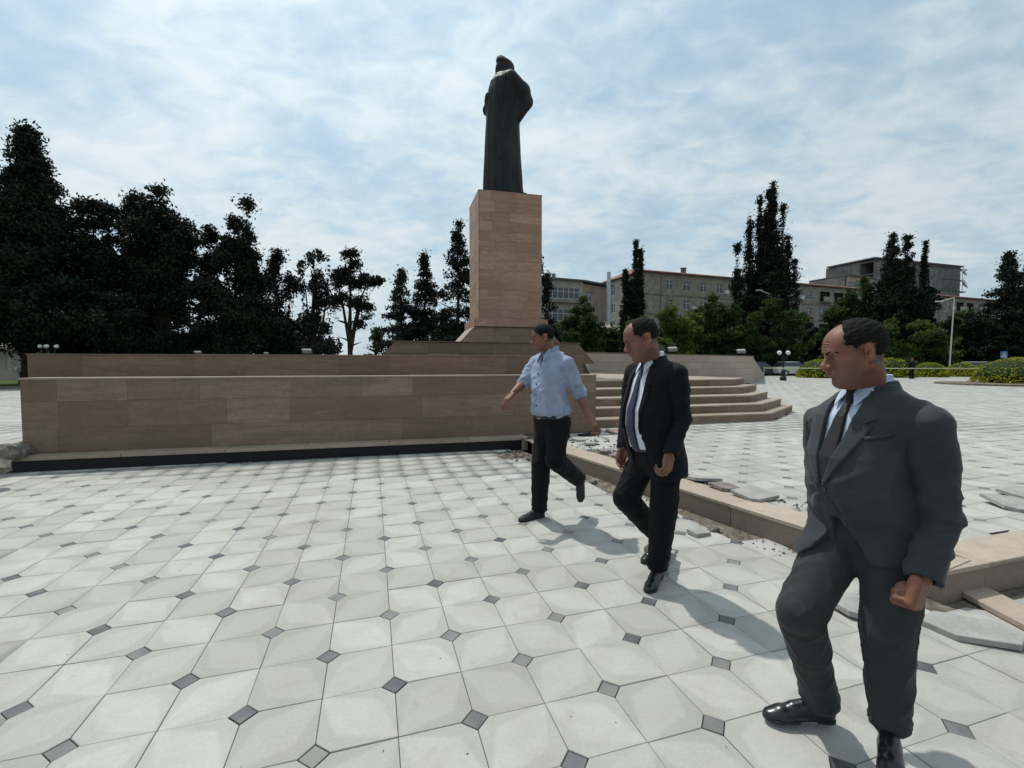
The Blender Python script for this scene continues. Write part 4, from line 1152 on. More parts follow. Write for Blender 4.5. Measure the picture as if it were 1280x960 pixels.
def ell(c, r, R=None):
    c, r = _l(c), _l(r); m = r.max()
    def f(P):
        q = [P[i] - c[i] for i in range(3)]
        if R is not None:
            A = np.array(R); q = [A[i][0] * q[0] + A[i][1] * q[1] + A[i][2] * q[2] for i in range(3)]
        k0 = np.sqrt(sum((q[i] / r[i]) ** 2 for i in range(3))); k1 = np.sqrt(sum((q[i] / r[i] ** 2) ** 2 for i in range(3))) + 1e-9
        return k0 * (k0 - 1) / k1
    if R is None: return f, c - r, c + r
    return f, c - m, c + m
def rotm(ax, deg): return np.array(Matrix.Rotation(math.radians(deg), 3, ax)).T
def rbox(c, hf, rad, R=None):
    c, hf = _l(c), _l(hf); m = np.linalg.norm(hf)
    def f(P):
        q = [P[i] - c[i] for i in range(3)]
        if R is not None:
            A = np.array(R); q = [A[i][0] * q[0] + A[i][1] * q[1] + A[i][2] * q[2] for i in range(3)]
        q = [np.abs(q[i]) - hf[i] + rad for i in range(3)]
        return np.sqrt(sum(np.maximum(v, 0) ** 2 for v in q)) + np.minimum(np.maximum(np.maximum(q[0], q[1]), q[2]), 0) - rad
    return f, c - m, c + m
def loft(st, p=2.3, off=0.0, caps=True):
    """stations (z, cx, cy, half depth x, half width y)"""
    st = np.array(st, float); z = st[:, 0]
    def f(P):
        Z = P[2]; cx, cy, a, b = (np.interp(Z, z, st[:, i]) for i in (1, 2, 3, 4))
        X, Y = np.abs(P[0] - cx), np.abs(P[1] - cy)
        d = ((X / a) ** p + (Y / b) ** p) ** (1 / p)
        d = (d - 1) * np.minimum(a, b) * (.5 + .5 * np.clip(np.maximum(a, b) / np.minimum(a, b), 1, 1.5)) - off
        if caps: d = np.maximum(d, np.maximum(z[0] - Z, Z - z[-1]) - off)
        return d
    m = st[:, 3:].max() + abs(off) + np.abs(st[:, 1:3]).max()
    return f, np.array([-m, -m, z[0] - abs(off)]), np.array([m, m, z[-1] + abs(off)])
def poly2(pts, X, Y):
    """signed distance to a polygon in the plane (negative inside)"""
    pts = [np.array(p, float) for p in pts]; n = len(pts)
    d = np.full(np.broadcast(X, Y).shape, 1e9); sg = np.ones(d.shape)
    for i in range(n):
        a, b = pts[i], pts[i - 1]; e = b - a
        wx, wy = X - a[0], Y - a[1]
        t = np.clip((wx * e[0] + wy * e[1]) / (e @ e), 0, 1)
        bx, by = wx - e[0] * t, wy - e[1] * t
        d = np.minimum(d, bx * bx + by * by)
        c1, c2, c3 = Y >= a[1], Y < b[1], e[0] * wy > e[1] * wx
        sg = np.where((c1 & c2 & c3) | (~c1 & ~c2 & ~c3), -sg, sg)
    return sg * np.sqrt(d)
def frontcut(pts, x0=0.0, xm=.5):
    """prism over a polygon in the (y, z) front plane, in front of x0"""
    A = np.array(pts, float)
    def f(P):
        d = poly2(pts, P[1][0], P[2][0])[None]
        return np.maximum(np.broadcast_to(d, (P[0].shape[0],) + d.shape[1:]), x0 - P[0])
    return f, np.array([x0, A[:, 0].min(), A[:, 1].min()]), np.array([xm, A[:, 0].max(), A[:, 1].max()])
def both(pa, pb, offa=0.0):
    """intersection of two shapes, the first grown by offa"""
    fa, la, ha = pa; fb, lb, hb = pb
    return (lambda P: np.maximum(fa(P) - offa, fb(P))), np.maximum(la - offa, lb), np.minimum(ha + offa, hb)
def shell(p, t):
    f, lo, hi = p
    return (lambda P: np.abs(f(P)) - t), lo - t, hi + t
def frame(o, x, z=None):
    """matrix with x axis along x and z as close to z as possible"""
    x = Vector(x).normalized(); z = Vector(z if z is not None else (0, 0, 1))
    y = z.cross(x).normalized(); z = x.cross(y)
    M = Matrix((x, y, z)).transposed().to_4x4(); M.translation = Vector(o); return M

# ------------------------------------------------------------------ cloth, skin, leather
def m_cloth(name, c, rough=0.85, weave=900, check=None, sheen=0.15, lift=1.5):
    m = Mat(name, rough, 0.2)
    co = m.coord('Object')
    f = m.noise(co, 9, 4, .6); g = m.noise(co, weave, 2, .5)
    col = m.mix(m.ramp(f, .3, .7), tuple(x * .82 for x in c), tuple(x * 1.15 for x in c))
    col = m.mix(m.math('MULTIPLY', m.ramp(g, .45, .7), .35), col, tuple(min(1, x * lift) for x in c))
    if check:
        sp = m.n('ShaderNodeSeparateXYZ'); m.l(co, sp.inputs[0])
        w1 = m.math('ABSOLUTE', m.math('SINE', m.math('MULTIPLY', m.math('ADD', sp.outputs[0], sp.outputs[1]), check)))
        w2 = m.math('ABSOLUTE', m.math('SINE', m.math('MULTIPLY', sp.outputs[2], check * .8)))
        ln = m.math('MAXIMUM', m.ramp(w1, .955, .995), m.ramp(w2, .955, .995))
        col = m.mix(m.math('MULTIPLY', ln, .16), col, tuple(min(1, x * 2.2 + .01) for x in c))
    m.color(col)
    m.b.inputs['Sheen Weight'].default_value = sheen; m.b.inputs['Sheen Roughness'].default_value = .4
    m.bump(m.math('ADD', m.math('MULTIPLY', g, .4), f), .25, .004)
    return m.m
def m_skin():
    m = Mat('skin', 0.5, 0.35)
    co = m.coord('Object')
    c = m.n('ShaderNodeAttribute', attribute_name='skin').outputs['Color']
    f = m.noise(co, 35, 4, .6)
    c = m.mix(m.math('MULTIPLY', m.ramp(f, .35, .7), .25), c, (0.30, 0.11, 0.07))
    m.color(c)
    m.b.inputs['Subsurface Weight'].default_value = .08
    m.b.inputs['Subsurface Radius'].default_value = (.01, .004, .002)
    m.bump(m.math('ADD', m.noise(co, 320, 3, .6), m.noise(co, 60, 3, .6)), .35, .0025)
    return m.m
M_SKIN = m_skin()
M_HAIR = Mat('hair_dark', 0.8, 0.12)
_co = M_HAIR.coord('Object'); _f = M_HAIR.noise(_co, 120, 3, .6, (1, 1, .25))
M_HAIR.color(M_HAIR.mix(_f, (0.004, 0.0035, 0.0035), (0.014, 0.012, 0.011))); M_HAIR.bump(_f, .6, .004); M_HAIR = M_HAIR.m
M_EYE = Mat('eye', 0.15, 0.5)
M_EYE.color(M_EYE.attr('skin', 'Color')); M_EYE = M_EYE.m
M_LEATHER = plain('black_leather', (0.010, 0.010, 0.012), 0.28, 0.5, var=.2, scale=20)
M_RUBBER = plain('dark_rubber', (0.025, 0.025, 0.027), 0.8, 0.3)
M_METAL = plain('buckle_metal', (0.5, 0.5, 0.48), 0.3, 0.5, 1.0, var=.05)
M_BTN = plain('dark_button', (0.012, 0.012, 0.014), 0.35, 0.5)

def obj_from(name, V, q, parent, mat, skin=None, smooth=True):
    me = np_mesh(name, V, q, smooth)
    if skin is not None:
        a = me.attributes.new('skin', 'FLOAT_COLOR', 'POINT')
        a.data.foreach_set('color', np.concatenate([skin, np.ones((len(V), 1))], 1).astype(np.float32).ravel())
    o = link(name, me, None, mat)
    if parent is not None:
        o.parent = parent; o.matrix_parent_inverse = parent.matrix_world.inverted() if False else Matrix.Identity(4)
    return o

def ramp01(x, a, b): return np.clip((x - a) / (b - a), 0, 1)
def head(M, nb, s=1.0, hair='short', h=0.0026, tone=(0.27, 0.13, 0.088), puff=0.0, mouth_open=0.0, neck_r=.056):
    """head in its own axes (x towards the nose, y left, z up), nb = neck base in world; returns skin, hair, eyes, brows"""
    nbl = Matrix(M).inverted() @ Vector(nb) / s
    v = Vol((-.14, -.11, -.22), (.145, .11, .145), h)
    v.op(ell((-.016, 0, .034), (.099, .078, .088)))
    v.op(ell((.034, 0, .030), (.060, .064, .066)), .03)
    v.op(ell((.034, 0, -.034), (.050, .056 + puff * .5, .072)), .03)
    v.op(ell((.036, 0, -.080), (.046, .040 + puff, .034)), .025)
    for sy in (1, -1):
        v.op(rcone((-.012, sy * .054, -.046), (.060, sy * .020, -.094), .020 + puff, .016), .028)
        v.op(ell((.050, sy * .042, -.022), (.026, .022, .020)), .022)
        v.op(ell((.052, sy * .036, -.055), (.024, .020, .026)), .022)
    v.op(ell((.074, 0, -.100), (.018, .022, .015)), .018)
    v.op(rcone((.083, -.030, .020), (.083, .030, .020), .0105, .0105), .016)
    if puff: v.op(ell((.030, 0, -.108), (.045, .040, .022)), .03)
    for sy in (1, -1):
        v.op(ell((.098, sy * .032, .001), (.020, .019, .0115)), .010, 's')
        v.op(ell((.094, sy * .013, .002), (.010, .006, .014)), .008, 's')
    v.op(rcone((.086, 0, .016), (.108, 0, -.020), .0075, .0095), .012)
    v.op(ell((.112, 0, -.028), (.0135, .0115, .0115)), .008)
    v.op(rcone((.098, 0, -.026), (.102, 0, -.036), .012, .009), .01)
    for sy in (1, -1):
        v.op(ell((.099, sy * .0145, -.032), (.0125, .0075, .0085)), .005)
        v.op(ell((.106, sy * .0075, -.0405), (.0055, .0038, .004)), .003, 's')
        # nasolabial crease
        v.op(rcone((.096, sy * .020, -.036), (.083, sy * .034, -.066), .0022, .0014), .006, 's')
        # eyelids
        R = rotm('Z', 0)
        lid = ell((.0725, sy * .032, .0), (.0150, .0165, .0150))
        up = lambda P, f=lid[0], yy=sy * .032: np.maximum(f(P), .0015 - (P[2] + .25 * (P[0] - .0865)) )
        dn = lambda P, f=lid[0]: np.maximum(f(P), P[2] + .0052)
        v.op((up, lid[1], lid[2]), .002); v.op((dn, lid[1], lid[2]), .003)
        v.op(rcone((.090, sy * .020, -.013), (.082, sy * .044, -.012), .002, .002), .007, 's')
    # mouth
    v.op(ell((.082, 0, -.060), (.020, .028, .020)), .014)
    v.op(ell((.0985, 0, -.0545), (.0085, .0225, .0052)), .004)
    v.op(ell((.0965, 0, -.0665), (.0090, .0190, .0062)), .004)
    v.op(ell((.107, 0, -.0603), (.013, .0250, .0016 + mouth_open)), .003, 's')
    v.op(ell((.097, 0, -.082), (.012, .020, .006)), .008, 's')
    for zz, a_ in ((.052, .0018), (.062, .0016), (.043, .0014)):
        v.op(rcone((.094 - (zz - .04) * .35, -.028, zz), (.094 - (zz - .04) * .35, .028, zz), a_, a_), .004, 's')
    # ears
    for sy in (1, -1):
        R = rotm('Z', 20 * sy)
        v.op(ell((-.014, sy * .080, .0), (.0200, .0060, .0320), R), .006)
        v.op(ell((-.006, sy * .076, -.026), (.010, .007, .012)), .006)
        v.op(ell((-.010, sy * .0875, .004), (.0115, .0055, .0200), R), .004, 's')
        v.op(ell((-.004, sy * .082, -.006), (.0065, .006, .0080)), .003, 's')
        v.op(ell((-.014, sy * .0830, .010), (.0035, .0030, .0140), R), .003)
    # neck
    nb_ = nbl
    v.op(rcone((-.030, 0, -.045), (nb_.x, nb_.y, max(nb_.z, -.30)), neck_r, neck_r + .004), .026)
    v.op(ell((.030, 0, -.118), (.014, .013, .018)), .02)
    Vs, q = v.mesh()
    # colours by place on the head
    x, y, z = Vs[:, 0], Vs[:, 1], Vs[:, 2]
    base = np.array(tone); C = np.tile(base, (len(Vs), 1))
    def blend(mask, col, k):
        nonlocal C
        C = C + (np.array(col) - C) * (mask * k)[:, None]
    g = lambda cx, cy, cz, r: np.exp(-(((x - cx) ** 2 + (np.abs(y) - cy) ** 2 + (z - cz) ** 2) / r ** 2))
    blend(g(.112, 0, -.03, .02), (.36, .13, .09), .55); blend(g(.05, .05, -.02, .028), (.34, .13, .09), .4)
    blend(np.exp(-((np.abs(y) - .082) / .008) ** 2) * (x < .02), (.36, .12, .085), .6)
    stub = ramp01(-z, .036, .055) * ramp01(x, -.005, .02) * ramp01(z, -.125, -.112)
    blend(stub, (.12, .075, .062), .5)
    lip = np.exp(-((z + .0605) / .0085) ** 4) * (np.abs(y) < .024) * (x > .088)
    blend(lip, (.26, .085, .07), .65)
    blend(g(.092, .032, .0, .014), (.15, .07, .055), .55)
    def keepf(X, Y, Z):
        if hair == 'short':    # full front hairline
            keep = np.minimum(Z + .06 - .9 * np.maximum(0, X + .010), .078 - X + .25 * (Z - .08))
            keep = np.minimum(keep, np.where(X > 0, Z - .020 - 1.1 * (X - .03), 1))
        else:                  # receded to the crown, hair on sides and back
            top = (.012 - X) + .55 * np.abs(Y) - .10 * (Z - .1)
            keep = np.minimum(Z + .055 - .6 * np.maximum(0, X + .020), top)
            keep = np.minimum(keep, np.where(X > .0, Z - .0 - .9 * X, 1))
        ear = np.sqrt((X + .012) ** 2 + ((Z - .002) / 1.25) ** 2) - .030
        keep = np.minimum(keep, np.where(np.abs(Y) > .04, ear, 1))
        keep = keep + .0035 * np.sin(X * 210 + Z * 90) + .0025 * np.sin(Z * 260 + Y * 140)
        return np.minimum(keep, Z + .065)
    kp = keepf(x, y, z)
    blend(ramp01(kp, -.016, .004) * (np.abs(y) < .0815) * ramp01(z, -.062, -.040), (.035, .022, .018), .85)
    if hair != 'short': blend(np.exp(-((z - .105 - .25 * (x - .0)) / .03) ** 2) * (x > -.02) * (x < .06) * np.clip(np.abs(y) / .05, .2, 1), (.06, .035, .027), .45)
    M4 = np.array(Matrix(M))
    tr = lambda V: (V * s) @ M4[:3, :3].T + M4[:3, 3]
    # hair
    hv = Vol((-.14, -.11, -.12), (.13, .11, .16), h * 1.05)
    hv.op(ell((-.018, 0, .036), (.1045, .0825, .0935)))
    hv.op(ell((.026, 0, .042), (.064, .065, .066)), .03)
    X, Y, Z = hv.P(); X = X + 0 * Y + 0 * Z; Y = Y + 0 * X; Z = Z + 0 * X
    keep = keepf(X, Y, Z)
    r = np.random.default_rng(3)
    nz = sum(np.sin(X * a + Y * b + Z * c + p) for a, b, c, p in r.normal(0, 230, (9, 4)) * [1, .5, 1, 1]) * .00050
    hv.D = np.clip(np.maximum(hv.D + nz, -keep * .8 + nz * 2), -BIG, BIG).astype(np.float32)
    hV, hq = hv.mesh()
    # eyes
    eV, eq, eC = [], [], []
    off = 0
    for sy in (1, -1):
        n1, n2 = 14, 20
        th = np.linspace(0, math.pi, n1)[:, None]; ph = np.linspace(0, 2 * math.pi, n2, endpoint=False)[None]
        P = np.stack([np.cos(th) + 0 * ph, np.sin(th) * np.cos(ph), np.sin(th) * np.sin(ph)], 2).reshape(-1, 3)
        d = _l((1, 0, -.30)); d /= np.linalg.norm(d)
        c = (P @ d)
        colr = np.where((c > .93)[:, None], np.array([[.02, .012, .008]]), np.array([[.20, .17, .16]]))
        eV.append(P * .0125 + [.0725, sy * .032, .0]); eC.append(colr)
        idx = np.arange(n1 * n2).reshape(n1, n2)
        qq = np.stack([idx[:-1], np.roll(idx, -1, 1)[:-1], np.roll(idx, -1, 1)[1:], idx[1:]], 2).reshape(-1, 4)
        eq.append(qq); off += n1 * n2
    # brows
    bv = Vol((-.14, -.11, -.22), (.145, .11, .145), h); bv.D = v.D - .0013
    cap = Vol((-.14, -.11, -.22), (.145, .11, .145), h)
    for sy in (1, -1):
        cap.op(rcone((.098, sy * .011, .0190), (.090, sy * .034, .0255), .0046, .0050))
        cap.op(rcone((.090, sy * .034, .0255), (.074, sy * .052, .0190), .0050, .0024))
    X, Y, Z = bv.P(); bv.D = (np.maximum(bv.D, cap.D) + .0007 * np.sin(X * 1500 + Y * 1900 + Z * 900)).astype(np.float32)
    bV, bq = bv.mesh()
    return (tr(Vs), q, C), (tr(hV), hq), [(tr(a), eq[0], c) for a, c in zip(eV, eC)], bV, bq, tr

def hand(M, side, curl, spread=.12, thumb=0.5, s=1.0, h=0.0022, wrist_to=None):
    """hand in its own axes: x from wrist to fingers, z out of the back of the hand, y towards the little finger * side"""
    v = Vol((-.09, -.085, -.095), (.215, .085, .06), h)
    sd = side
    v.op(rcone((-.028, 0, 0), (.0, 0, 0), .024, .023))
    v.op(rbox((.048, sd * .003, -.002), (.048, .040, .0145), .0135), .012)
    v.op(ell((.030, -sd * .026, -.012), (.034, .018, .017)), .012)
    v.op(ell((.035, sd * .026, -.010), (.035, .014, .014)), .012)
    if thumb >= 1: v.op(ell((.062, 0, -.032), (.034, .034, .024)), .01)
    L = [(.044, .026, .021), (.049, .030, .023), (.045, .028, .022), (.035, .021, .019)]
    yy = [-.030, -.0095, .0115, .031]; xs = [.093, .097, .093, .084]
    for i in range(4):
        c = curl[i] if isinstance(curl, (list, tuple)) else curl
        p = np.array([xs[i] - .006, sd * yy[i], -.001]); ang = 0.0
        fan = (i - 1.4) * spread * (1 - .7 * min(1, c))
        r0 = (.0098, .0102, .0098, .0086)[i]
        for k, l in enumerate(L[i]):
            ang += (c * (1.35, 1.5, 1.0)[k] + (.10 if k else .06))
            d = np.array([math.cos(ang) * math.cos(fan), sd * math.sin(fan) * math.cos(ang), -math.sin(ang)])
            e = p + d * l
            ra, rb = r0 * (1, .92, .84)[k], r0 * (.92, .84, .72)[k]
            v.op(rcone(p, e, ra, rb), .003 if k == 0 else .002)
            if k: v.op(ell(p + [0, 0, .0008], (ra * 1.05,) * 3), .003)
            p = e
    # thumb from the side of the palm
    p0 = np.array([.022, -sd * .032, -.013]); t = thumb
    d1 = np.array([.80, -sd * (.62 * (1 - t) + .10), -.35 - .25 * t]); d1 /= np.linalg.norm(d1)
    p1 = p0 + d1 * .040
    d2 = np.array([.93, -sd * (.30 * (1 - t)) + sd * .42 * t, -.20 - .30 * t]); d2 /= np.linalg.norm(d2)
    p2 = p1 + d2 * .031
    d3 = np.array([.90, sd * (.62 * t), -.15 - .15 * t]); d3 /= np.linalg.norm(d3)
    p3 = p2 + d3 * .025
    if t >= 1: p1, p2, p3 = np.array([.052, -sd * .040, -.033]), np.array([.082, -sd * .030, -.047]), np.array([.094, -sd * .006, -.052])
    v.op(rcone(p0, p1, .0160, .0125), .014); v.op(rcone(p1, p2, .0112, .0102), .003); v.op(rcone(p2, p3, .0102, .0082), .003)
    V, q = v.mesh()
    M4 = np.array(Matrix(M)); V = (V * s) @ M4[:3, :3].T + M4[:3, 3]
    return V, q

def shoe(M, s=1.0, trainer=False):
    v = Vol((-.115, -.065, -.005), (.225, .065, .14), .0032)
    v.op(rcone((-.055, 0, .028), (.03, 0, .026), .030, .034))
    v.op(rcone((.03, 0, .026), (.125, .004, .022), .036, .036), .01)
    v.op(ell((.140, .004, .018), (.062, .038, .026 if not trainer else .034)), .02)
    v.op(rcone((-.050, 0, .040), (-.042, 0, .092), .033, .034), .015)
    v.op(rcone((-.02, 0, .070), (.075, 0, .045), .030, .028), .02)
    v.op(((lambda P: -P[2] + .012 + 0 * P[0] + 0 * P[1]), _l((-.2, -.1, -.01)), _l((.3, .1, .02))), 0, 'i')
    for x_ in (.062, .085):   # throat seam
        v.op(rcone((x_, -.03, .066 - (x_ - .062)), (x_, .03, .066 - (x_ - .062)), .0018, .0018), .003, 's')
    V, q = v.mesh()
    w_ = Vol((-.12, -.07, -.005), (.23, .07, .04), .0032)
    def sole(P):
        def c2(a, b, ra, rb):
            a, b = _l(a), _l(b); e = b - a; px, py = P[0] - a[0], P[1] - a[1]
            h = np.clip((px * e[0] + py * e[1]) / (e @ e), 0, 1)
            return np.sqrt((px - e[0] * h) ** 2 + (py - e[1] * h) ** 2) - (ra + (rb - ra) * h)
        d = np.minimum(c2((-.055, 0), (.03, 0), .033, .031), c2((.03, 0), (.145, .005), .033, .043))
        d = np.minimum(d, c2((.14, .004), (.172, .004), .042, .031))
        top = .022 if trainer else .013
        d = np.maximum(d, np.abs(P[2] - top / 2) - top / 2)
        if not trainer: d = np.minimum(d, 1)
        return d
    w_.op((sole, _l((-.1, -.05, 0)), _l((.21, .05, .03))))
    if not trainer: w_.op(rbox((.028, 0, -.001), (.035, .06, .009), .002), 0, 's')
    V2, q2 = w_.mesh()
    M4 = np.array(Matrix(M)); t = lambda A: (A * s) @ M4[:3, :3].T + M4[:3, 3]
    return (t(V), q), (t(V2), q2)
# ------------------------------------------------------------------ people
def joinm(parts):
    V, Q, C, off = [], [], [], 0
    for v, q, c in parts:
        V.append(v); Q.append(q + off); C.append(c); off += len(v)
    return np.concatenate(V), np.concatenate(Q), np.concatenate(C)
def put(root, name, V, q, mat, skin=None, parent=None, label=None):
    o = obj_from(name, V - np.array(root.location), q, parent or root, mat, skin)
    if label: o['label'] = label
    return o
def torso_stations(k, belly, sh, wd, wb=None):
    wb = wd if wb is None else wb
    """k = height scale, belly = extra depth, z measured from the hip joints"""
    S = [(-.14, .000, .148, .200), (-.04, .002, .150, .198), (.06, .010 + belly * .4, .142 + belly * .5, .186), (.16, .018 + belly * .55, .140 + belly * .7, .182), (.26, .018 + belly * .4, .138 + belly * .5, .184),
         (.35, .012, .132 + belly * .2, .190), (.42, .004, .120, .188), (.46, -.006, .104, .160), (.49, -.014, .085, .118), (.515, -.018, .070, .084), (.56, -.016, .058, .062)]
    return [(z * k, cx, 0, a * wd, b * wb) for z, cx, a, b in S]
def suit_person(name, label, J, k, fdir, belly, wd, hair, jm, tm, sm, tiem, h, opened, tone, lean=0.0, wb=None, rad=(.09, .075, .066, .060), head_dir=None, head_nod=0, shoe_s=1.0, pocket=True, hs=1.0, gap=.0, puff=.006):
    P0 = Vector(J['pelvis'])
    root = empty(name, (P0.x, P0.y, 0), label=label, cat='person')
    f = Vector((math.cos(math.radians(fdir)), math.sin(math.radians(fdir)), 0))
    up = (Vector(J['neck']) - P0).normalized()
    lf = up.cross(f).normalized(); fx = lf.cross(up).normalized()
    T = Matrix((fx, lf, up)).transposed().to_4x4(); T.translation = P0
    Ti = T.inverted(); L = lambda p: np.array(Ti @ Vector(p))
    NZ = (Vector(J['neck']) - P0).length; kk = NZ / .535
    st = torso_stations(kk, belly, 0, wd, wb)
    # ---------------- jacket
    jv = Vol((-.42, -.48, -.30 * kk), (.42, .48, .60 * kk), h)
    jst = [s_ for s_ in st if s_[0] < .53 * kk]
    body_l = loft(jst, 2.25, .012)
    jv.op(body_l)
    for sd, a in ((1, 'l'), (-1, 'r')):
        S, E, W_ = L(J['sh_' + a]), L(J['el_' + a]), L(J['wr_' + a])
        jv.op(rcone((-.012, sd * .055, .497 * kk), S + [0, -sd * .010, .010], .030, .058), .04)
        jv.op(rcone(S + [0, -sd * .03, 0], S + (E - S) * .30 + [0, -sd * .05, 0], .060, .050), .03)
    sv = Vol((-.50, -.60, -.36 * kk), (.60, .60, .60 * kk), h)
    for sd, a in ((1, 'l'), (-1, 'r')):
        S, E, W_ = L(J['sh_' + a]), L(J['el_' + a]), L(J['wr_' + a])
        sv.op(rcone(S + [0, sd * .002, .002], S + (E - S) * .35, .0640, .0655), .0); sv.op(rcone(S + (E - S) * .3, E, .0655, .057, (.0034, .065, .85, .14, .9)), .02)
        cuff = W_ + (W_ - E) / np.linalg.norm(W_ - E) * .0
        sv.op(rcone(E, cuff, .056, .0455, (.0030, .060, .12, .12, -.9)), .012)
        ax = (W_ - E) / np.linalg.norm(W_ - E)
        # open cuff
        pl = (lambda P, W_=W_, ax=ax: -((P[0] - W_[0]) * ax[0] + (P[1] - W_[1]) * ax[1] + (P[2] - W_[2]) * ax[2]) + 0.002)
        sv.op((pl, W_ - .08, W_ + .08), 0, 's')
        sv.op(rcone(W_ - ax * .03, W_ + ax * .05, .034, .036), .004, 's')
    sv.wob(.0012, 5.5, 5, (1, 1, .8))
    EL = {sd: L(J['el_' + a]) for sd, a in ((1, 'l'), (-1, 'r'))}
    def em(x, y, z):
        e1 = np.exp(-((z - EL[1][2]) / .15) ** 2); return .25 + .75 * e1
    sv.crease(.0105, [((.55, .15, 1), .075), ((-.7, .3, 1), .10), ((.2, .8, 1), .13)], 8, 2.6, em)
    if opened: V_ = [(-.050, .60 * kk), (.062, .60 * kk), (.078, .42 * kk), (.082, .22 * kk), (.088, .05 * kk), (.11, -.20 * kk), (-.075, -.20 * kk), (-.082, .05 * kk), (-.080, .22 * kk), (-.066, .42 * kk)]
    else: V_ = [(-.060, .60 * kk), (.060, .60 * kk), (.062, .46 * kk), (.046, .34 * kk), (.006, .150 * kk), (-.008, .150 * kk), (-.048, .34 * kk), (-.062, .46 * kk)]
    # skirt flare and cutaway
    jv.op(frontcut(V_, .0), .006, 's')
    if not opened:
        jv.op(frontcut([(.0, .095 * kk), (.012, .02 * kk), (.050, -.06 * kk), (.13, -.20 * kk), (-.045, -.20 * kk), (-.030, -.10 * kk), (-.016, .02 * kk)], .0), .010, 's')
    if not opened:      # front panel lying over the forward thigh
        K_ = L(J['kn_r']); Hh = np.array([.0, -.085, -.03])
        jv.op(both(rcone(Hh, Hh + (K_ - Hh) * .62, .098 * rad[0] / .088 + .015, .088 * rad[0] / .088 + .010), frontcut([(-.21, .03), (-.022, .03), (-.034, -.05), (-.055, -.115), (-.095, -.150), (-.21, -.155)], .0)), .012)
    jv.wob(.0016, 3.2, 9, (1, 1, .45))
    jv.crease(.0075, [((.2, .55, 1), .19), ((-.1, -.6, 1), .16), ((.1, 1, .15), .15)], 3, 3.0)
    # pulled folds radiating from the button
    if not opened:
        X, Y, Z = jv.P(); r_ = np.sqrt((Y) ** 2 + (Z - .14 * kk) ** 2) + 0 * X; th = np.arctan2(Z - .14 * kk, Y) + 0 * X
        fold = .0032 * np.sin(th * 9) * np.exp(-((r_ - .09) / .06) ** 2) * (X > 0)
        jv.D = (jv.D + fold).astype(np.float32)
    lap = body_l
    base_off = .0135
    if opened:
        lp = {1: [(.058, .52 * kk), (.076, .42 * kk), (.080, .22 * kk), (.084, .12 * kk), (.100, .26 * kk), (.122, .37 * kk), (.100, .385 * kk), (.126, .40 * kk), (.098, .47 * kk)],
              -1: [(-.050, .52 * kk), (-.066, .42 * kk), (-.080, .22 * kk), (-.082, .12 * kk), (-.098, .26 * kk), (-.120, .37 * kk), (-.100, .385 * kk), (-.126, .40 * kk), (-.098, .47 * kk)]}
    else:
        lp = {1: [(.056, .525 * kk), (.060, .46 * kk), (.044, .34 * kk), (.003, .150 * kk), (.012, .142 * kk), (.075, .27 * kk), (.118, .385 * kk), (.094, .398 * kk), (.124, .412 * kk), (.100, .475 * kk)],
              -1: [(-.056, .525 * kk), (-.060, .46 * kk), (-.046, .34 * kk), (-.005, .150 * kk), (-.016, .142 * kk), (-.078, .27 * kk), (-.118, .385 * kk), (-.094, .398 * kk), (-.124, .412 * kk), (-.100, .475 * kk)]}
    lv = Vol((-.1, -.2, -.1), (.32, .2, .60 * kk), min(h, .004))
    lv.op(loft(jst, 2.25, .012))
    for sd in (1, -1):
        a = 'l' if sd > 0 else 'r'; S = L(J['sh_' + a])
        lv.op(rcone((-.012, sd * .055, .497 * kk), S + [0, -sd * .010, .010], .030, .058), .04)
    lv.D -= base_off * .75
    X, Y, Z = lv.P()
    def pl_(pts): return poly2(pts, Y[0], Z[0])[None]
    m = np.minimum(pl_(lp[1]), pl_(lp[-1]))
    if pocket: m = np.minimum(m, pl_([(.105, .335 * kk), (.160, .350 * kk), (.160, .364 * kk), (.105, .349 * kk)]) + .0)
    inner = lv.D + base_off * 1.9
    lv.D = np.maximum(np.maximum(lv.D, np.broadcast_to(m, lv.D.shape)), np.maximum(.01 - X + 0 * lv.D, -inner)).astype(np.float32)
    # collar round the neck
    jc = Vol((-.16, -.16, .38 * kk), (.16, .16, .62 * kk), min(h, .004))
    cst = [(.455 * kk, -.012, 0, .098, .120), (.50 * kk, -.016, 0, .080, .092), (.545 * kk, -.020, 0, .070, .074), (.556 * kk, -.020, 0, .068, .071)]
    jc.op(shell(loft(cst, 2.1, 0, False), .005)); X, Y, Z = jc.P()
    jc.D = np.maximum(jc.D, np.maximum((Z - .552 * kk) + .55 * np.maximum(0, X + .01), X - .045)).astype(np.float32); jc.D = np.maximum(jc.D, .44 * kk - Z).astype(np.float32)
    jk = put(root, 'jacket', *jv.mesh(T), jm)
    put(root, 'sleeve', *_split(sv.mesh(), 1, T), jm); put(root, 'sleeve', *_split(sv.mesh(), -1, T), jm)
    put(root, 'lapel', *lv.mesh(T), jm, parent=jk)
    put(root, 'collar', *jc.mesh(T), jm, parent=jk)
    # buttons
    def front_x(y, z, off):
        s_ = np.array(jst); cx, a, b = (np.interp(z, s_[:, 0], s_[:, i]) for i in (1, 3, 4))
        return cx + (a + .0) * max(0, 1 - abs(y / b) ** 2.25) ** (1 / 2.25) + off
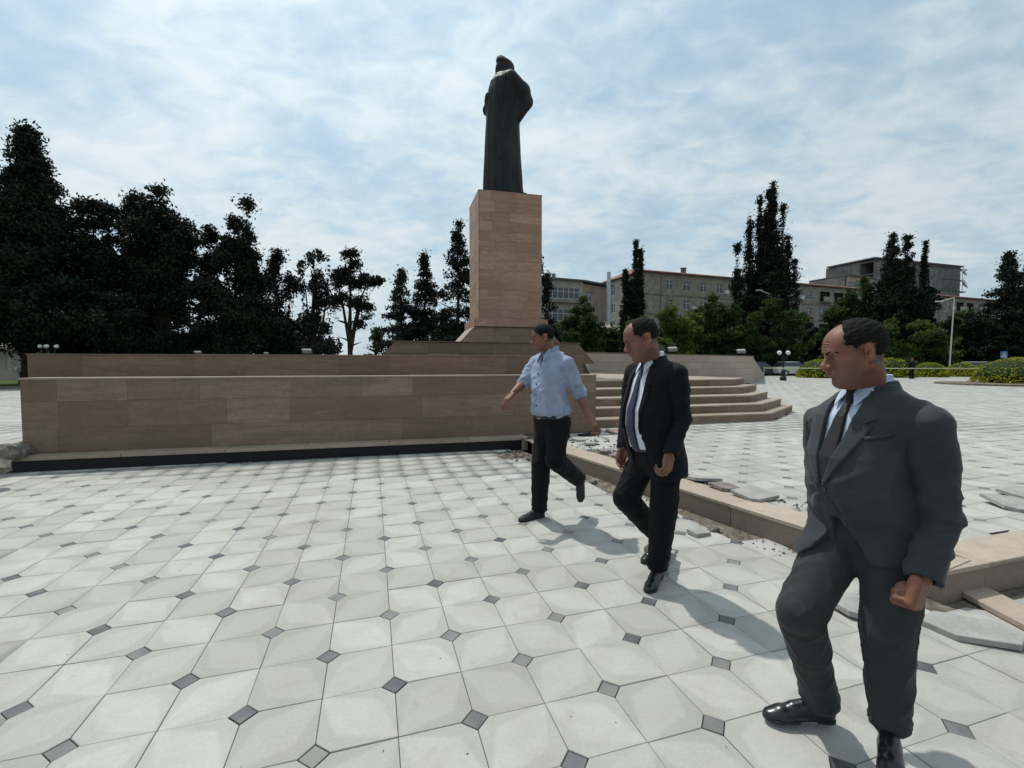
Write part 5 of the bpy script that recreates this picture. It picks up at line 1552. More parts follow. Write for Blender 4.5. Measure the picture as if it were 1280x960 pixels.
    if not opened:
        for z in (.125 * kk,):
            bt = MB(); c = T @ Vector((front_x(.0, z, .0165), .004, z)); Mx = Matrix((-lf, up, fx)).transposed()
            ln = [Mx @ Vector((.011 * math.cos(a), .011 * math.sin(a), zz)) + c - root.location for zz in (-.004, .003) for a in np.linspace(0, 2 * math.pi, 12, endpoint=False)]
            bt.add(ln, [tuple(range(11, -1, -1)), tuple(range(12, 24))] + [(i, (i + 1) % 12, 12 + (i + 1) % 12, 12 + i) for i in range(12)])
            bt.build('button', M_BTN, jk)
    # ---------------- shirt, collar, tie
    sst = [(.022 * kk, .010 + belly * .3, 0, (.142 + belly * .4) * wd, .186 * (wb or wd))] + [s_ for s_ in st if s_[0] > .05 * kk]
    shv = Vol((-.25, -.26, -.06 * kk), (.30, .26, .60 * kk), h)
    shv.op(loft(sst, 2.2, -.002)); shv.wob(.0018, 5, 21, (1, 1, .4))
    X, Y, Z = shv.P()
    shv.D = np.maximum(shv.D, (.0 - X) - .05).astype(np.float32)
    put(root, 'shirt', *shv.mesh(T), sm)
    hdir = Vector((math.cos(math.radians(head_dir)), math.sin(math.radians(head_dir)), 0))
    cv = Vol((-.13, -.13, .42 * kk), (.17, .13, .64 * kk), .0034)
    ring = loft([(.49 * kk, -.008, 0, .074, .076), (.53 * kk, -.012, 0, .066, .068), (.565 * kk, -.014, 0, .062, .063), (.585 * kk, -.014, 0, .062, .062)], 2.05, 0, False)
    cv.op(shell(ring, .0032)); X, Y, Z = cv.P()
    cv.D = np.maximum(cv.D, np.maximum(Z - .578 * kk + .40 * np.maximum(0, X + .02), .50 * kk - Z - .10 * np.abs(X) )).astype(np.float32)
    for sd in (1, -1):
        R_ = ring[0]
        wing = [(sd * .004, .528 * kk), (sd * .058, .566 * kk), (sd * .064, .515 * kk), (sd * .040, .455 * kk)]
        A = np.array(wing)
        wl = loft([(.40 * kk, .006, 0, .128, .150), (.47 * kk, .0, 0, .105, .115), (.505 * kk, -.006, 0, .086, .088), (.53 * kk, -.010, 0, .074, .074), (.58 * kk, -.012, 0, .069, .067)], 2.1, 0, False)
        fn = (lambda P, wing=wing, wl=wl: np.maximum(np.abs(wl[0](P)) - .0032, np.maximum(np.broadcast_to(poly2(wing, P[1][0], P[2][0])[None], np.broadcast(*P).shape), .0 - P[0])))
        cv.op((fn, _l((0, A[:, 0].min(), A[:, 1].min())), _l((.16, A[:, 0].max(), A[:, 1].max()))))
    put(root, 'shirt_collar', *cv.mesh(T), sm)
    if tiem is not None:
        tv = Vol((.0, -.07, -.0), (.32, .07, .60 * kk), .0036)
        blade = [(-.012, .500 * kk), (.012, .500 * kk), (.040, .16 * kk), (.034, .02 * kk), (.0, .0), (-.034, .02 * kk), (-.040, .16 * kk)]
        tv.op(loft([s_ for s_ in st if s_[0] < .5 * kk], 2.2, .013)); X, Y, Z = tv.P()
        sh_ = .02 * np.sin((Z - .1) * 6) if opened else 0
        d = poly2(blade, Y[0], Z[0])[None]
        tv.D = np.maximum(np.maximum(tv.D, np.broadcast_to(d + 0 * X, tv.D.shape)), .02 - X).astype(np.float32)
        tv.wob(.0010, 5, 33)
        tv.op(rcone((.062, 0, .527 * kk), (.080, 0, .480 * kk), .021, .0145), .006)
        put(root, 'tie', *tv.mesh(T), tiem)
    trousers_and_shoes(root, J, k, T, L, st, tm, h, M_LEATHER, shoe_s, False, crease=True, rad=rad)
    # belt
    bb = loft([(z * kk, cx, cy, a, b) for z, cx, cy, a, b in ((-.0, .006, 0, .136 * wd + belly * .3, .180 * (wb or wd)), (.035, .008 + belly * .2, 0, .136 * wd + belly * .4, .180 * (wb or wd)))], 2.2, .0)
    bv = Vol((-.26, -.26, -.03), (.30, .26, .06), h); bv.op(bb); put(root, 'belt', *bv.mesh(T), M_LEATHER)
    person_body(root, J, T, L, st, hdir, head_nod, hair, tone, hs, puff, h)
    return root
def _split(vq, sd, T):
    V, q = vq; keep = (V[q[:, 0], 1] * sd > 0)
    q = q[keep]; u, inv = np.unique(q, return_inverse=True); V = V[u]; q = inv.reshape(q.shape)
    M = np.array(T); return V @ M[:3, :3].T + M[:3, 3], q

def trousers_and_shoes(root, J, k, T, L, st, tm, h, shoem, shoe_s, trainer, crease, rad=(.088, .066, .060, .056)):
    tv = Vol((-.62, -.5, -1.02), (.62, .5, .10), h)
    P0 = Vector(J['pelvis'])
    tv.op(loft([(-.16, .0, 0, .105, .165), (-.08, .0, 0, .128, .178), (.0, .004, 0, .135, .180), (.06, .008, 0, .135, .178)], 2.3, 0))
    for sd, a in ((1, 'l'), (-1, 'r')):
        K_, A_ = L(J['kn_' + a]), L(J['an_' + a])
        Hh = np.array([.0, sd * .085, -.03])
        tv.op(rcone(Hh, Hh + (K_ - Hh) * .5, .098 * rad[0] / .088, .082 * rad[0] / .088), .03)
        tv.op(rcone(Hh + (K_ - Hh) * .5, K_, .082 * rad[0] / .088, rad[1], (.0022, .07, .9, .10, .9)), .003)
        tv.op(rcone(K_, K_ + (A_ - K_) * .55, rad[1], rad[2], (.0024, .07, .1, .09, .9)), .012)
        tv.op(rcone(K_ + (A_ - K_) * .55, A_, rad[2], rad[3], (.0042, .06, 1.0, .07, 1.1)), .003)
        ax = (A_ - K_) / np.linalg.norm(A_ - K_)
        pl = (lambda P, A_=A_, ax=ax: -((P[0] - A_[0]) * ax[0] + (P[1] - A_[1]) * ax[1] + (P[2] - A_[2]) * ax[2]) + 0.010)
        tv.op((pl, A_ - .10, A_ + .12), .004, 's')
    tv.wob(.0018, 3.0, 15, (1, 1, .22))
    tv.crease(.0070, [((.8, .4, .8), .13), ((-.8, .6, .7), .15), ((.9, .5, .10), .085), ((.3, 1, .2), .10)], 5, 2.8)
    put(root, 'trousers', *tv.mesh(T), tm)
    for a in 'lr':
        A_ = Vector(J['an_' + a]); td = Vector(J['toe_' + a])
        M = frame(A_ , td, (0, 0, 1)) @ Matrix.Translation((.030, 0, -.082 * shoe_s))
        (V, q), (V2, q2) = shoe(M, shoe_s, trainer)
        o = put(root, 'shoe', V, q, shoem)
        put(root, 'sole', V2, q2, M_RUBBER, parent=o)
def person_body(root, J, T, L, st, hdir, nod, hair, tone, hs, puff, h, bare=False, sleeve_end=None):
    HD = Vector(J['head'])
    zt = Vector((0, 0, 1))
    x = (hdir * math.cos(math.radians(nod)) - zt * math.sin(math.radians(nod)))
    Mh = frame(HD, x, zt if not J.get('head_up') else J['head_up'])
    Tn = T @ Vector((-.012, 0, .50 * 1.0 * (Vector(J['neck']) - Vector(J['pelvis'])).length / .535))
    (V, q, C), (hV, hq), eyes, bV, bq, tr = head(Mh, Tn, hs, hair, max(.0026, h * .55), tone, puff)
    parts = [(V, q, C)]
    cv = Vol((-.5, -.55, -1.02), (.6, .55, .56), .013)
    cv.op(loft([(z, cx, cy, a * .80, b * .84) for z, cx, cy, a, b in st if z > -.02], 2.2, 0))
    for a in 'lr':
        H_ = np.array([0, .085 * (1 if a == 'l' else -1), -.03])
        K_, A_ = L(J['kn_' + a]), L(J['an_' + a])
        cv.op(rcone(H_, K_, .075, .045), .03); cv.op(rcone(K_, A_, .045, .032), .02)
        S, E, W_ = L(J['sh_' + a]), L(J['el_' + a]), L(J['wr_' + a])
        cv.op(rcone(S, E, .045, .037), .03)
        if not bare: cv.op(rcone(E, W_, .034, .024), .02)
    V2, q2 = cv.mesh(T); parts.append((V2, q2, np.tile(np.array(tone), (len(V2), 1))))
    if bare:      # forearms that show below rolled sleeves
        for a in 'lr':
            E, W_ = L(J['el_' + a]), L(J['wr_' + a]); lo, hi = np.minimum(E, W_) - .08, np.maximum(E, W_) + .08
            fv = Vol(lo, hi, .0032); d = (W_ - E)
            fv.op(rcone(E - d * .12, E + d * .35, .040, .040), .02); fv.op(rcone(E + d * .35, W_, .040, .0255), .02)
            V3, q3 = fv.mesh(T); parts.append((V3, q3, np.tile(np.array(tone), (len(V3), 1))))
    for a in 'lr':
        hd = J['hand_' + a]
        M = frame(J['wr_' + a], hd['dir'], hd['back'])
        V4, q4 = hand(M, hd['side'], hd['curl'], hd.get('spread', .1), hd.get('thumb', .5), hd.get('s', 1.0), .0022 if h < .005 else .003)
        c4 = np.tile(np.array(tone) * 1.05, (len(V4), 1))
        parts.append((V4, q4, c4))
    V, q, C = joinm(parts)
    put(root, 'body', V, q, M_SKIN, C)
    put(root, 'hair', hV, hq, M_HAIR)
    for eV, eq, eC in eyes: put(root, 'eye', eV, eq, M_EYE, eC)
    for sd in (1, -1):
        kq = bq[bV[bq[:, 0], 1] * sd > 0]; u, inv = np.unique(kq, return_inverse=True)
        put(root, 'eyebrow', tr(bV[u]), inv.reshape(kq.shape), M_HAIR)

M_SUIT3 = m_cloth('suit_charcoal', (0.034, 0.039, 0.042), .75, 1000, sheen=.12)
M_TROU3 = m_cloth('trousers_charcoal', (0.030, 0.033, 0.033), .8, 1000, sheen=.08)
M_SUIT2 = m_cloth('suit_black', (0.0045, 0.0052, 0.008), .8, 900, sheen=.03)
M_TROU2 = m_cloth('trousers_black', (0.0042, 0.0045, 0.006), .85, 900, sheen=.02)
M_SHIRTB = m_cloth('shirt_pale_blue', (0.26, 0.31, 0.42), .8, 700, sheen=.1, lift=1.15)
M_SHIRTB3 = m_cloth('shirt_light_blue', (0.42, 0.49, 0.60), .8, 700, sheen=.1, lift=1.1)
M_SHIRTW = m_cloth('shirt_white', (0.60, 0.61, 0.68), .8, 700, sheen=.1, lift=1.1)
M_TIE3 = m_cloth('tie_black', (0.016, 0.015, 0.017), .5, 500, sheen=.2)
M_TIE2 = m_cloth('tie_navy', (0.016, 0.020, 0.045), .5, 500, sheen=.3, lift=3)

def V3(px, py, Y): return at(px, py, Y)
J3 = dict(pelvis=V3(1092, 640, 1.68), neck=V3(1084, 482, 1.69), head=V3(1067, 441, 1.65),
          sh_l=V3(1160, 532, 1.49), el_l=V3(1173, 650, 1.50), wr_l=V3(1154, 722, 1.44),
          sh_r=V3(1028, 528, 1.87), el_r=V3(1030, 614, 1.96), wr_r=V3(1026, 672, 1.90),
          kn_l=V3(1110, 790, 1.56), an_l=V3(1112, 902, 1.60), toe_l=(-.62, -.78, -.02),
          kn_r=V3(1000, 765, 1.66), an_r=V3(1026, 876, 1.80), toe_r=(-.97, .12, -.03),
          hand_l=dict(dir=(-.35, -.10, -.93), back=(.45, -.85, -.1), side=-1, curl=[.95, 1, 1, 1], thumb=1.0, s=1.08),
          hand_r=dict(dir=(-.1, .1, -1), back=(0, 1, 0), side=1, curl=.3, thumb=.4))
suit_person('person', 'balding man in a charcoal grey suit and dark tie striding nearest the camera', J3, 1.0, 192, .042, .97, 'bald', M_SUIT3, M_TROU3, M_SHIRTB3, M_TIE3, .0042, False, (0.18, 0.080, 0.050), head_dir=170, head_nod=14, wb=.86, rad=(.095, .076, .067, .061), hs=.93, shoe_s=.95)

J2 = dict(pelvis=V3(822, 560, 3.02), neck=V3(815, 449, 3.0), head=V3(801, 424, 2.95),
          sh_l=V3(846, 468, 2.84), el_l=V3(851, 525, 2.86), wr_l=V3(838, 568, 2.78),
          sh_r=V3(793, 466, 3.20), el_r=V3(785, 520, 3.28), wr_r=V3(779, 560, 3.18),
          kn_l=V3(829, 640, 2.98), an_l=V3(822, 708, 3.06), toe_l=(-.55, -.83, -.03),
          kn_r=V3(782, 622, 3.10), an_r=V3(829, 676, 3.40), toe_r=(-.88, -.40, -.25),
          hand_l=dict(dir=(-.20, -.1, -.97), back=(.6, -.8, -.05), side=-1, curl=[.45, .5, .55, .6], thumb=.5, s=1.05),
          hand_r=dict(dir=(-.2, .0, -1), back=(-.3, .9, 0), side=1, curl=.35, thumb=.4))
suit_person('person', 'man in an open black suit, white shirt and long navy tie, middle of the three', J2, 1.0, 203, .045, .95, 'bald', M_SUIT2, M_TROU2, M_SHIRTW, M_TIE2, .0055, True, (0.17, 0.080, 0.054), head_dir=186, head_nod=22, wb=.90, rad=(.092, .082, .074, .064), hs=1.04, pocket=False, shoe_s=1.0, puff=.008)

# ------------------------------------------------------------------ man in the blue shirt
def shirt_person():
    J = dict(pelvis=V3(690, 524, 4.28), neck=V3(687, 437, 4.27), head=V3(678, 422, 4.22),
             sh_l=V3(709, 454, 4.12), el_l=V3(725, 493, 4.20), wr_l=V3(736, 521, 4.10),
             sh_r=V3(669, 453, 4.42), el_r=V3(654, 480, 4.36), wr_r=V3(640, 492, 4.18),
             kn_r=V3(676, 580, 4.22), an_r=V3(674, 636, 4.32), toe_r=(-.86, -.50, -.02),
             kn_l=V3(694, 575, 4.10), an_l=V3(722, 598, 4.38), toe_l=(-.10, -.10, -1.0),
             hand_l=dict(dir=(.55, -.20, -.80), back=(.6, -.6, .4), side=-1, curl=[.12, .15, .2, .22], spread=.16, thumb=.15, s=1.06),
             hand_r=dict(dir=(-.55, -.60, -.55), back=(-.5, -.2, .75), side=1, curl=[.25, .35, .45, .5], spread=.12, thumb=.2, s=1.06))
    P0 = Vector(J['pelvis'])
    root = empty('person', (P0.x, P0.y, 0), label='slim man in a pale blue shirt and black trousers walking with arms spread, farthest of the three', cat='person')
    root['label'] = 'slim man in a pale blue shirt with rolled sleeves and black trousers, arms spread'
    fd = math.radians(216); f = Vector((math.cos(fd), math.sin(fd), 0))
    up = (Vector(J['neck']) - P0).normalized(); lf = up.cross(f).normalized(); fx = lf.cross(up).normalized()
    T = Matrix((fx, lf, up)).transposed().to_4x4(); T.translation = P0
    Ti = T.inverted(); L = lambda p: np.array(Ti @ Vector(p))
    kk = (Vector(J['neck']) - P0).length / .535; h = .006
    st = torso_stations(kk, .02, 0, .94)
    sst = [s_ for s_ in st if s_[0] > -.05 * kk and s_[0] < .515 * kk]
    sst = [(.035 * kk, sst[0][1], 0, .136, .172), (.055 * kk, sst[0][1], 0, .150, .190)] + [s_ for s_ in sst if s_[0] > .08 * kk]
    sst[1] = (.062 * kk, .008, 0, .156, .192)
    v = Vol((-.45, -.52, .02), (.45, .52, .62 * kk), h)
    v.op(loft(sst, 2.2, .006))
    for sd, a in ((1, 'l'), (-1, 'r')):
        S, E = L(J['sh_' + a]), L(J['el_' + a])
        v.op(rcone((-.012, sd * .05, .492 * kk), S + [0, -sd * .016, .0], .040, .048), .06)
        v.op(rcone(S, E, .058, .056, (.004, .06, .7, .2, .5)), .035)
        ax = (E - S) / np.linalg.norm(E - S)
        v.op(rcone(E - ax * .035, E + ax * .012, .061, .060), .004)
        pl = (lambda P, E=E, ax=ax: -((P[0] - E[0]) * ax[0] + (P[1] - E[1]) * ax[1] + (P[2] - E[2]) * ax[2]) + 0.018)
        v.op((pl, E - .05, E + .11), 0, 's')
        v.op(rcone(E - ax * .01, E + ax * .06, .042, .042), .004, 's')
    v.wob(.0030, 4.0, 41, (1, 1, .6)); v.wob(.0012, 9.0, 43, (1, .6, 1))
    v.crease(.0085, [((.3, .7, 1), .13), ((-.2, -.8, 1), .10), ((.1, 1, .3), .11), ((.5, .2, 1), .16)], 13, 2.6)
    # open neck
    v.op(frontcut([(-.012, .44 * kk), (.0, .43 * kk), (.012, .44 * kk), (.045, .60 * kk), (-.045, .60 * kk)], .02), .004, 's')
    # waist gathers
    X, Y, Z = v.P(); th = np.arctan2(Y, X)
    v.D = (v.D + .0045 * np.sin(th * 17 + 2 * np.sin(th * 5)) * np.exp(-((Z - .09) / .05) ** 2)).astype(np.float32)
    sh = put(root, 'shirt', *v.mesh(T), M_SHIRTB)
    # placket and buttons
    pk = Vol((.0, -.05, .04), (.25, .05, .46 * kk), .004)
    pk.op(loft(sst, 2.2, .0105)); X, Y, Z = pk.P()
    pk.D = np.maximum(pk.D, np.maximum(np.abs(Y) - .016, np.maximum(.02 - X, np.maximum(.07 - Z, Z - .43 * kk))) ).astype(np.float32)
    put(root, 'placket', *pk.mesh(T), M_SHIRTB, parent=sh)
    for z in (.12, .20, .28, .36, .43):
        s_ = np.array(sst); x = np.interp(z * kk, s_[:, 0], s_[:, 1]) + np.interp(z * kk, s_[:, 0], s_[:, 3]) + .012
        m = MB(); m.lathe([(.0075, -.003), (.0075, .003)], n=10)
        o = m.build('button', M_BTN, sh); o.matrix_local = Matrix.Translation(-Vector(root.location)) @ T @ Matrix.Translation((x, 0, z * kk)) @ Matrix.Rotation(math.pi / 2, 4, 'Y')
    c = Vol((-.13, -.13, .44 * kk), (.17, .13, .62 * kk), .0042)
    c.op(shell(loft([(.48 * kk, -.010, 0, .080, .086), (.53 * kk, -.016, 0, .070, .073), (.57 * kk, -.018, 0, .066, .068)], 2.05, 0, False), .005)); X, Y, Z = c.P()
    c.D = np.maximum(c.D, np.maximum(Z - .560 * kk + .55 * np.maximum(0, X + .01), .485 * kk - Z)).astype(np.float32)
    c.D = np.maximum(c.D, np.where(X > 0, .018 + .25 * (Z - .5 * kk) - np.abs(Y), -1)).astype(np.float32)
    for sd in (1, -1):
        wing = [(sd * .018, .500 * kk), (sd * .060, .545 * kk), (sd * .082, .500 * kk), (sd * .050, .440 * kk)]
        wl = loft([(.40 * kk, .006, 0, .130, .150), (.47 * kk, .0, 0, .112, .122), (.505 * kk, -.006, 0, .090, .094), (.56 * kk, -.012, 0, .075, .075)], 2.1, 0, False)
        A = np.array(wing)
        fn = (lambda P, wing=wing, wl=wl: np.maximum(np.abs(wl[0](P)) - .005, np.maximum(np.broadcast_to(poly2(wing, P[1][0], P[2][0])[None], np.broadcast(*P).shape), .0 - P[0])))
        c.op((fn, _l((0, A[:, 0].min(), A[:, 1].min())), _l((.16, A[:, 0].max(), A[:, 1].max()))))
    put(root, 'collar', *c.mesh(T), M_SHIRTB, parent=sh)
    trousers_and_shoes(root, J, 1, T, L, st, M_TROU2, h, M_TRAINER, 1.0, True, False, rad=(.098, .086, .078, .070))
    bb = loft([(.025, .006, 0, .141, .185), (.058, .006, 0, .141, .185)], 2.25, .003)
    bv = Vol((-.26, -.26, -.03), (.30, .26, .10), .005); bv.op(bb); b_ = put(root, 'belt', *bv.mesh(T), M_LEATHER)
    m = MB()
    for (cy, cz, dy, dz) in ((0, .019, .05, .006), (0, -.019, .05, .006), (.022, 0, .006, .038), (-.022, 0, .006, .038)): m.box((0, cy, cz), (.006, dy, dz))
    o = m.build('buckle', M_METAL, b_); o.matrix_local = Matrix.Translation(-Vector(root.location)) @ T @ Matrix.Translation((.156, .0, .042))
    hd = Vector((math.cos(math.radians(186)), math.sin(math.radians(186)), 0))
    person_body(root, J, T, L, st, hd, 10, 'short', (0.17, 0.080, 0.054), .96, .0, h, bare=True)
M_TRAINER = plain('trainer_black', (0.02, 0.02, 0.022), 0.6, 0.3, var=.2, scale=20)
shirt_person()
# ------------------------------------------------------------------ bronze figure
M_BRONZE = Mat('bronze_dark', 0.62, 0.4, 0.2)
_co = M_BRONZE.coord('World')
M_BRONZE.color(M_BRONZE.mix(M_BRONZE.ramp(M_BRONZE.noise(_co, 3, 5, .6, (1, 1, .3)), .4, .7), (0.008, 0.009, 0.010), (0.020, 0.025, 0.025)))
M_BRONZE.bump(M_BRONZE.noise(_co, 14, 4), .3, .01); M_BRONZE = M_BRONZE.m
def statue():
    o = PP(PW * .50, PDp * .5, ZT + .03)
    root = empty('bronze_statue', tuple(o), label='dark bronze statue of a robed man in a turban standing on the tall pedestal', cat='statue')
    # own axes: x to the right of the photograph along the front, y away, z up; the figure faces left (-x)
    h = .028
    v = Vol((-1.0, -.75, 0.0), (1.1, .75, 5.0), h)
    # plinth plate
    v.op(rbox((-.02, 0, .03), (.78, .62, .05), .02))
    st = [(.05, -.02, 0, .68, .50), (.5, -.04, 0, .65, .47), (1.4, -.05, 0, .60, .45), (2.3, -.06, 0, .565, .44), (3.0, -.05, 0, .54, .47), (3.5, -.03, 0, .52, .52), (3.8, -.02, 0, .47, .52), (4.0, .03, 0, .38, .42), (4.14, .06, 0, .27, .27), (4.24, .08, 0, .20, .20)]
    v.op(loft(st, 2.3, 0), .02)
    # bowed head with hair to the neck under a small pointed cap
    v.op(rcone((.05, 0, 4.05), (-.02, 0, 4.30), .19, .18), .06)
    v.op(ell((-.06, 0, 4.34), (.23, .19, .235)), .05)
    v.op(rcone((-.235, 0, 4.31), (-.275, 0, 4.25), .032, .030), .04)
    v.op(ell((-.19, 0, 4.14), (.11, .11, .15)), .05)
    v.op(ell((.10, 0, 4.36), (.25, .22, .22)), .05)
    v.op(ell((.20, 0, 4.20), (.155, .18, .17)), .05)
    v.op(ell((.02, 0, 4.50), (.30, .23, .13), rotm('Y', 14)), .04)
    v.op(ell((-.07, 0, 4.60), (.19, .16, .11), rotm('Y', 14)), .05)
    v.op(ell((-.14, 0, 4.66), (.09, .09, .06)), .05)
    v.op(rcone((-.26, -.22, 3.98), (.22, -.20, 4.20), .06, .08), .04); v.op(rcone((-.26, .22, 3.98), (.22, .20, 4.20), .06, .08), .04)
    v.op(rcone((-.30, -.12, 3.95), (-.36, .12, 3.95), .06, .06), .04)
    # near arm bent, elbow out to the right, hand behind the hip
    v.op(rcone((.14, -.36, 3.84), (.50, -.36, 3.50), .24, .25), .12)
    v.op(rcone((.50, -.36, 3.50), (.66, -.32, 3.16), .25, .21), .08)
    v.op(rcone((.66, -.32, 3.16), (.40, -.26, 2.66), .21, .14), .08)
    v.op(rcone((.44, -.20, 3.3), (.36, -.10, 2.7), .26, .12), .10)
    # far arm raised in front holding the cloak
    v.op(rcone((-.10, .36, 3.50), (-.50, .30, 3.06), .20, .15), .08)
    v.op(rcone((-.50, .30, 3.06), (-.56, .02, 3.26), .13, .10), .05)
    v.op(ell((-.58, -.06, 3.32), (.085, .10, .12)), .03)
    for k in range(4): v.op(rcone((-.60, -.14 + .04 * k, 3.38 - .02 * k), (-.66, -.10 + .04 * k, 3.28 - .02 * k), .026, .022), .01)
    v.op(rcone((-.58, -.02, 3.20), (-.56, .0, 2.75), .09, .05), .04)
    # feet
    v.op(rcone((-.42, -.18, .10), (-.66, -.20, .10), .10, .08), .04)
    v.op(rcone((.40, -.30, .10), (.86, -.36, .08), .12, .09), .08); v.op(rcone((-.4, .2, .10), (-.68, .2, .10), .10, .08), .04)
    # drapery: long vertical folds, deeper towards the hem
    X, Y, Z = v.P(); th = np.arctan2(Y, X + .04)
    amp = .030 * np.clip(1 - Z / 3.9, 0, 1) ** .5 * (.6 + .6 * np.clip(1 - Z / 1.5, 0, 1)) * (Z < 3.95) + .008
    fo = np.sin(th * 11 + 1.1 * np.sin(Z * 1.3) + 1.3 * np.sin(th * 3)) + .5 * np.sin(th * 23 + Z * .9 + 2 * np.sin(th * 5)) 
    v.D = np.where((Z > .15) & (np.abs(v.D) < BIG * .9) & (Z < 4.0), v.D + amp * fo * .75, v.D).astype(np.float32)
    M = Matrix.Rotation(PA, 4, 'Z')
    V, q = v.mesh(M)
    b = link('figure', np_mesh('figure', V, q, True), root, M_BRONZE)
    # raised border of the open cloak down the near front edge, and collar edge
    m = MB()
    pts = []
    for t in np.linspace(0, 1, 22):
        z = 3.95 - 2.75 * t; x = -.10 - .16 * t - .05 * math.sin(t * 3); 
        a = np.interp(z, [s[0] for s in st], [s[3] for s in st]); bb = np.interp(z, [s[0] for s in st], [s[4] for s in st]); cx = np.interp(z, [s[0] for s in st], [s[1] for s in st])
        y = -bb * max(0, 1 - abs((x - cx) / a) ** 2.3) ** (1 / 2.3) - .03
        pts.append(M @ Vector((x, y, z)))
    m.tube(pts, .028, 6)
    m.build('cloak_border', M_BRONZE, b, smooth=True)
statue()
# ------------------------------------------------------------------ loose slabs, rubble and site things
M_PAVE_L = m_dirt('loose_slab_stone', (0.30, 0.29, 0.275), (0.38, 0.37, 0.35), 6)
M_BROKEN = m_dirt('broken_slab_edge', (0.16, 0.135, 0.12), (0.25, 0.22, 0.20), 6)
M_REDDISH = m_dirt('reddish_slab', (0.25, 0.16, 0.14), (0.36, 0.29, 0.26), 9)
def loose(name, label, gp, z, rz, tilt=(0, 0), s=1.0, mat=None, pts=None, th=.032, cat='paving slab', group=None):
    P = pts or hexpts(0)
    m = MB(); b = .003
    P = [(x * s, y * s) for x, y in P]; n = len(P)
    V = [(x * (1 - b / .12), y * (1 - b / .12), th) for x, y in P] + [(x, y, th - b) for x, y in P] + [(x, y, 0) for x, y in P]
    m.add(V, [tuple(range(n)), tuple(range(3 * n - 1, 2 * n - 1, -1))] + [(k * n + i, (k + 1) * n + i, (k + 1) * n + (i + 1) % n, k * n + (i + 1) % n) for k in (0, 1) for i in range(n)])
    o = m.build(name, mat or M_PAVE_L, None, label=label, cat=cat, group=group)
    o.location = (gp.x, gp.y, z); o.rotation_euler = (math.radians(tilt[0]), math.radians(tilt[1]), math.radians(rz))
    return o
def jag(seed, r=.13, n=7):
    g_ = random.Random(seed); return [(r * (1 + g_.uniform(-.35, .25)) * math.cos(6.283 * i / n), r * (1 + g_.uniform(-.35, .25)) * math.sin(6.283 * i / n)) for i in range(n)]
loose('loose_slab', 'large loose pale slab lying beside the fist of the grey suited man', ground(1214, 786, .03), .010, -30, (2, -1.5), 1.1, pts=[(-.20, -.02), (-.12, .105), (.12, .115), (.20, .03), (.15, -.085), (-.08, -.115)])
loose('loose_slab', 'pale slab piece seen between the legs of the grey suited man', ground(1068, 762), .012, 12, (0, 3), .85)
loose('loose_slab', 'small pale slab fragment lying at the foot of the long kerb', ground(873, 668), .004, 30, (3, 2), .62, pts=[(-.14, -.08), (.1, -.12), (.15, .02), (.05, .12), (-.12, .1)])
loose('loose_slab', 'pale slab piece behind the front shoe of the black suited man', ground(828, 697), .004, 62, (2, 2), .8, pts=[(-.15, -.09), (.13, -.10), (.15, .05), (-.1, .09)])
loose('loose_slab', 'tilted pale slab lying on rubble behind the kerb, lifted clear', ground(943, 618, ZR + .03), ZR + .02, 20, (5, -4), .95)
loose('loose_slab', 'pale slab with a dark raised edge behind the kerb near the black suited man', ground(878, 600, ZR), ZR + .004, 8, (-7, 3), .95)
loose('broken_slab', 'brown broken slab upside down in the dirt behind the kerb', ground(906, 611, ZR), ZR + .006, 20, (3, 4), .75, M_BROKEN)
loose('loose_slab', 'loose slab with one edge lifted near the right edge behind the kerb', ground(1268, 634, ZR), ZR + .015, -8, (8, 4), 1.05)
loose('loose_slab', 'second lifted slab behind the first at the right edge', ground(1284, 621, ZR), ZR + .012, 12, (6, -3), 1.0)
loose('reddish_slab', 'small reddish marbled slab lying at the foot of the steps', ground(772, 541, ZR), ZR + .006, 15, (3, 0), 1.1, M_REDDISH)
for i, (px, py, s, lb) in enumerate(((722, 551, 1.0, 'loose pale slab in the torn strip nearest the wall end'), (738, 556, .9, 'loose pale slab second in the torn strip behind the kerb'), (707, 547, .8, 'grey slab piece beside the wall end behind the blue shirted man'), (757, 566, .7, 'broken slab piece in the torn strip beside the black suited man'), (770, 572, .6, 'smallest broken slab piece in the torn strip beside the black suited man'))):
    loose('loose_slab', lb, ground(px, py, ZR), ZR + .008, 25 + 40 * i, (4 - 2 * i, 3), s * .9, pts=jag(i + 3, .15, 6), mat=M_PAVE_L if i < 3 else M_BROKEN)
m = MB(); m.prism([ground(735 + a, 543 + b, ZR) for a, b in ((-14, 0), (2, -2), (14, 0), (4, 3), (-10, 3))], ZR + .0002, ZR + .004); m.build('hole_shade_patch', M_DARK, raised)  # flat black patch stands in for the shade in a hole
m = MB(); m.prism([ground(1236, 667, ZR), ground(1262, 663, ZR), ground(1250, 673, ZR)], ZR - .004, ZR + .004); m.build('gap_shade_patch', M_DARK, raised)  # thin black triangle, the shade of a gap put into colour
# long beige slab lying flat below the short kerb
g0 = [ground(*p) for p in ((1192, 742), (1219, 733), (1320, 786), (1310, 806))]
m = MB(); m.prism(g0, .006, .040); m.build('fallen_kerb_slab', M_KERB, None, label='long beige stone slab lying flat at the right edge below the short kerb', cat='stone slab', bevel=.003)

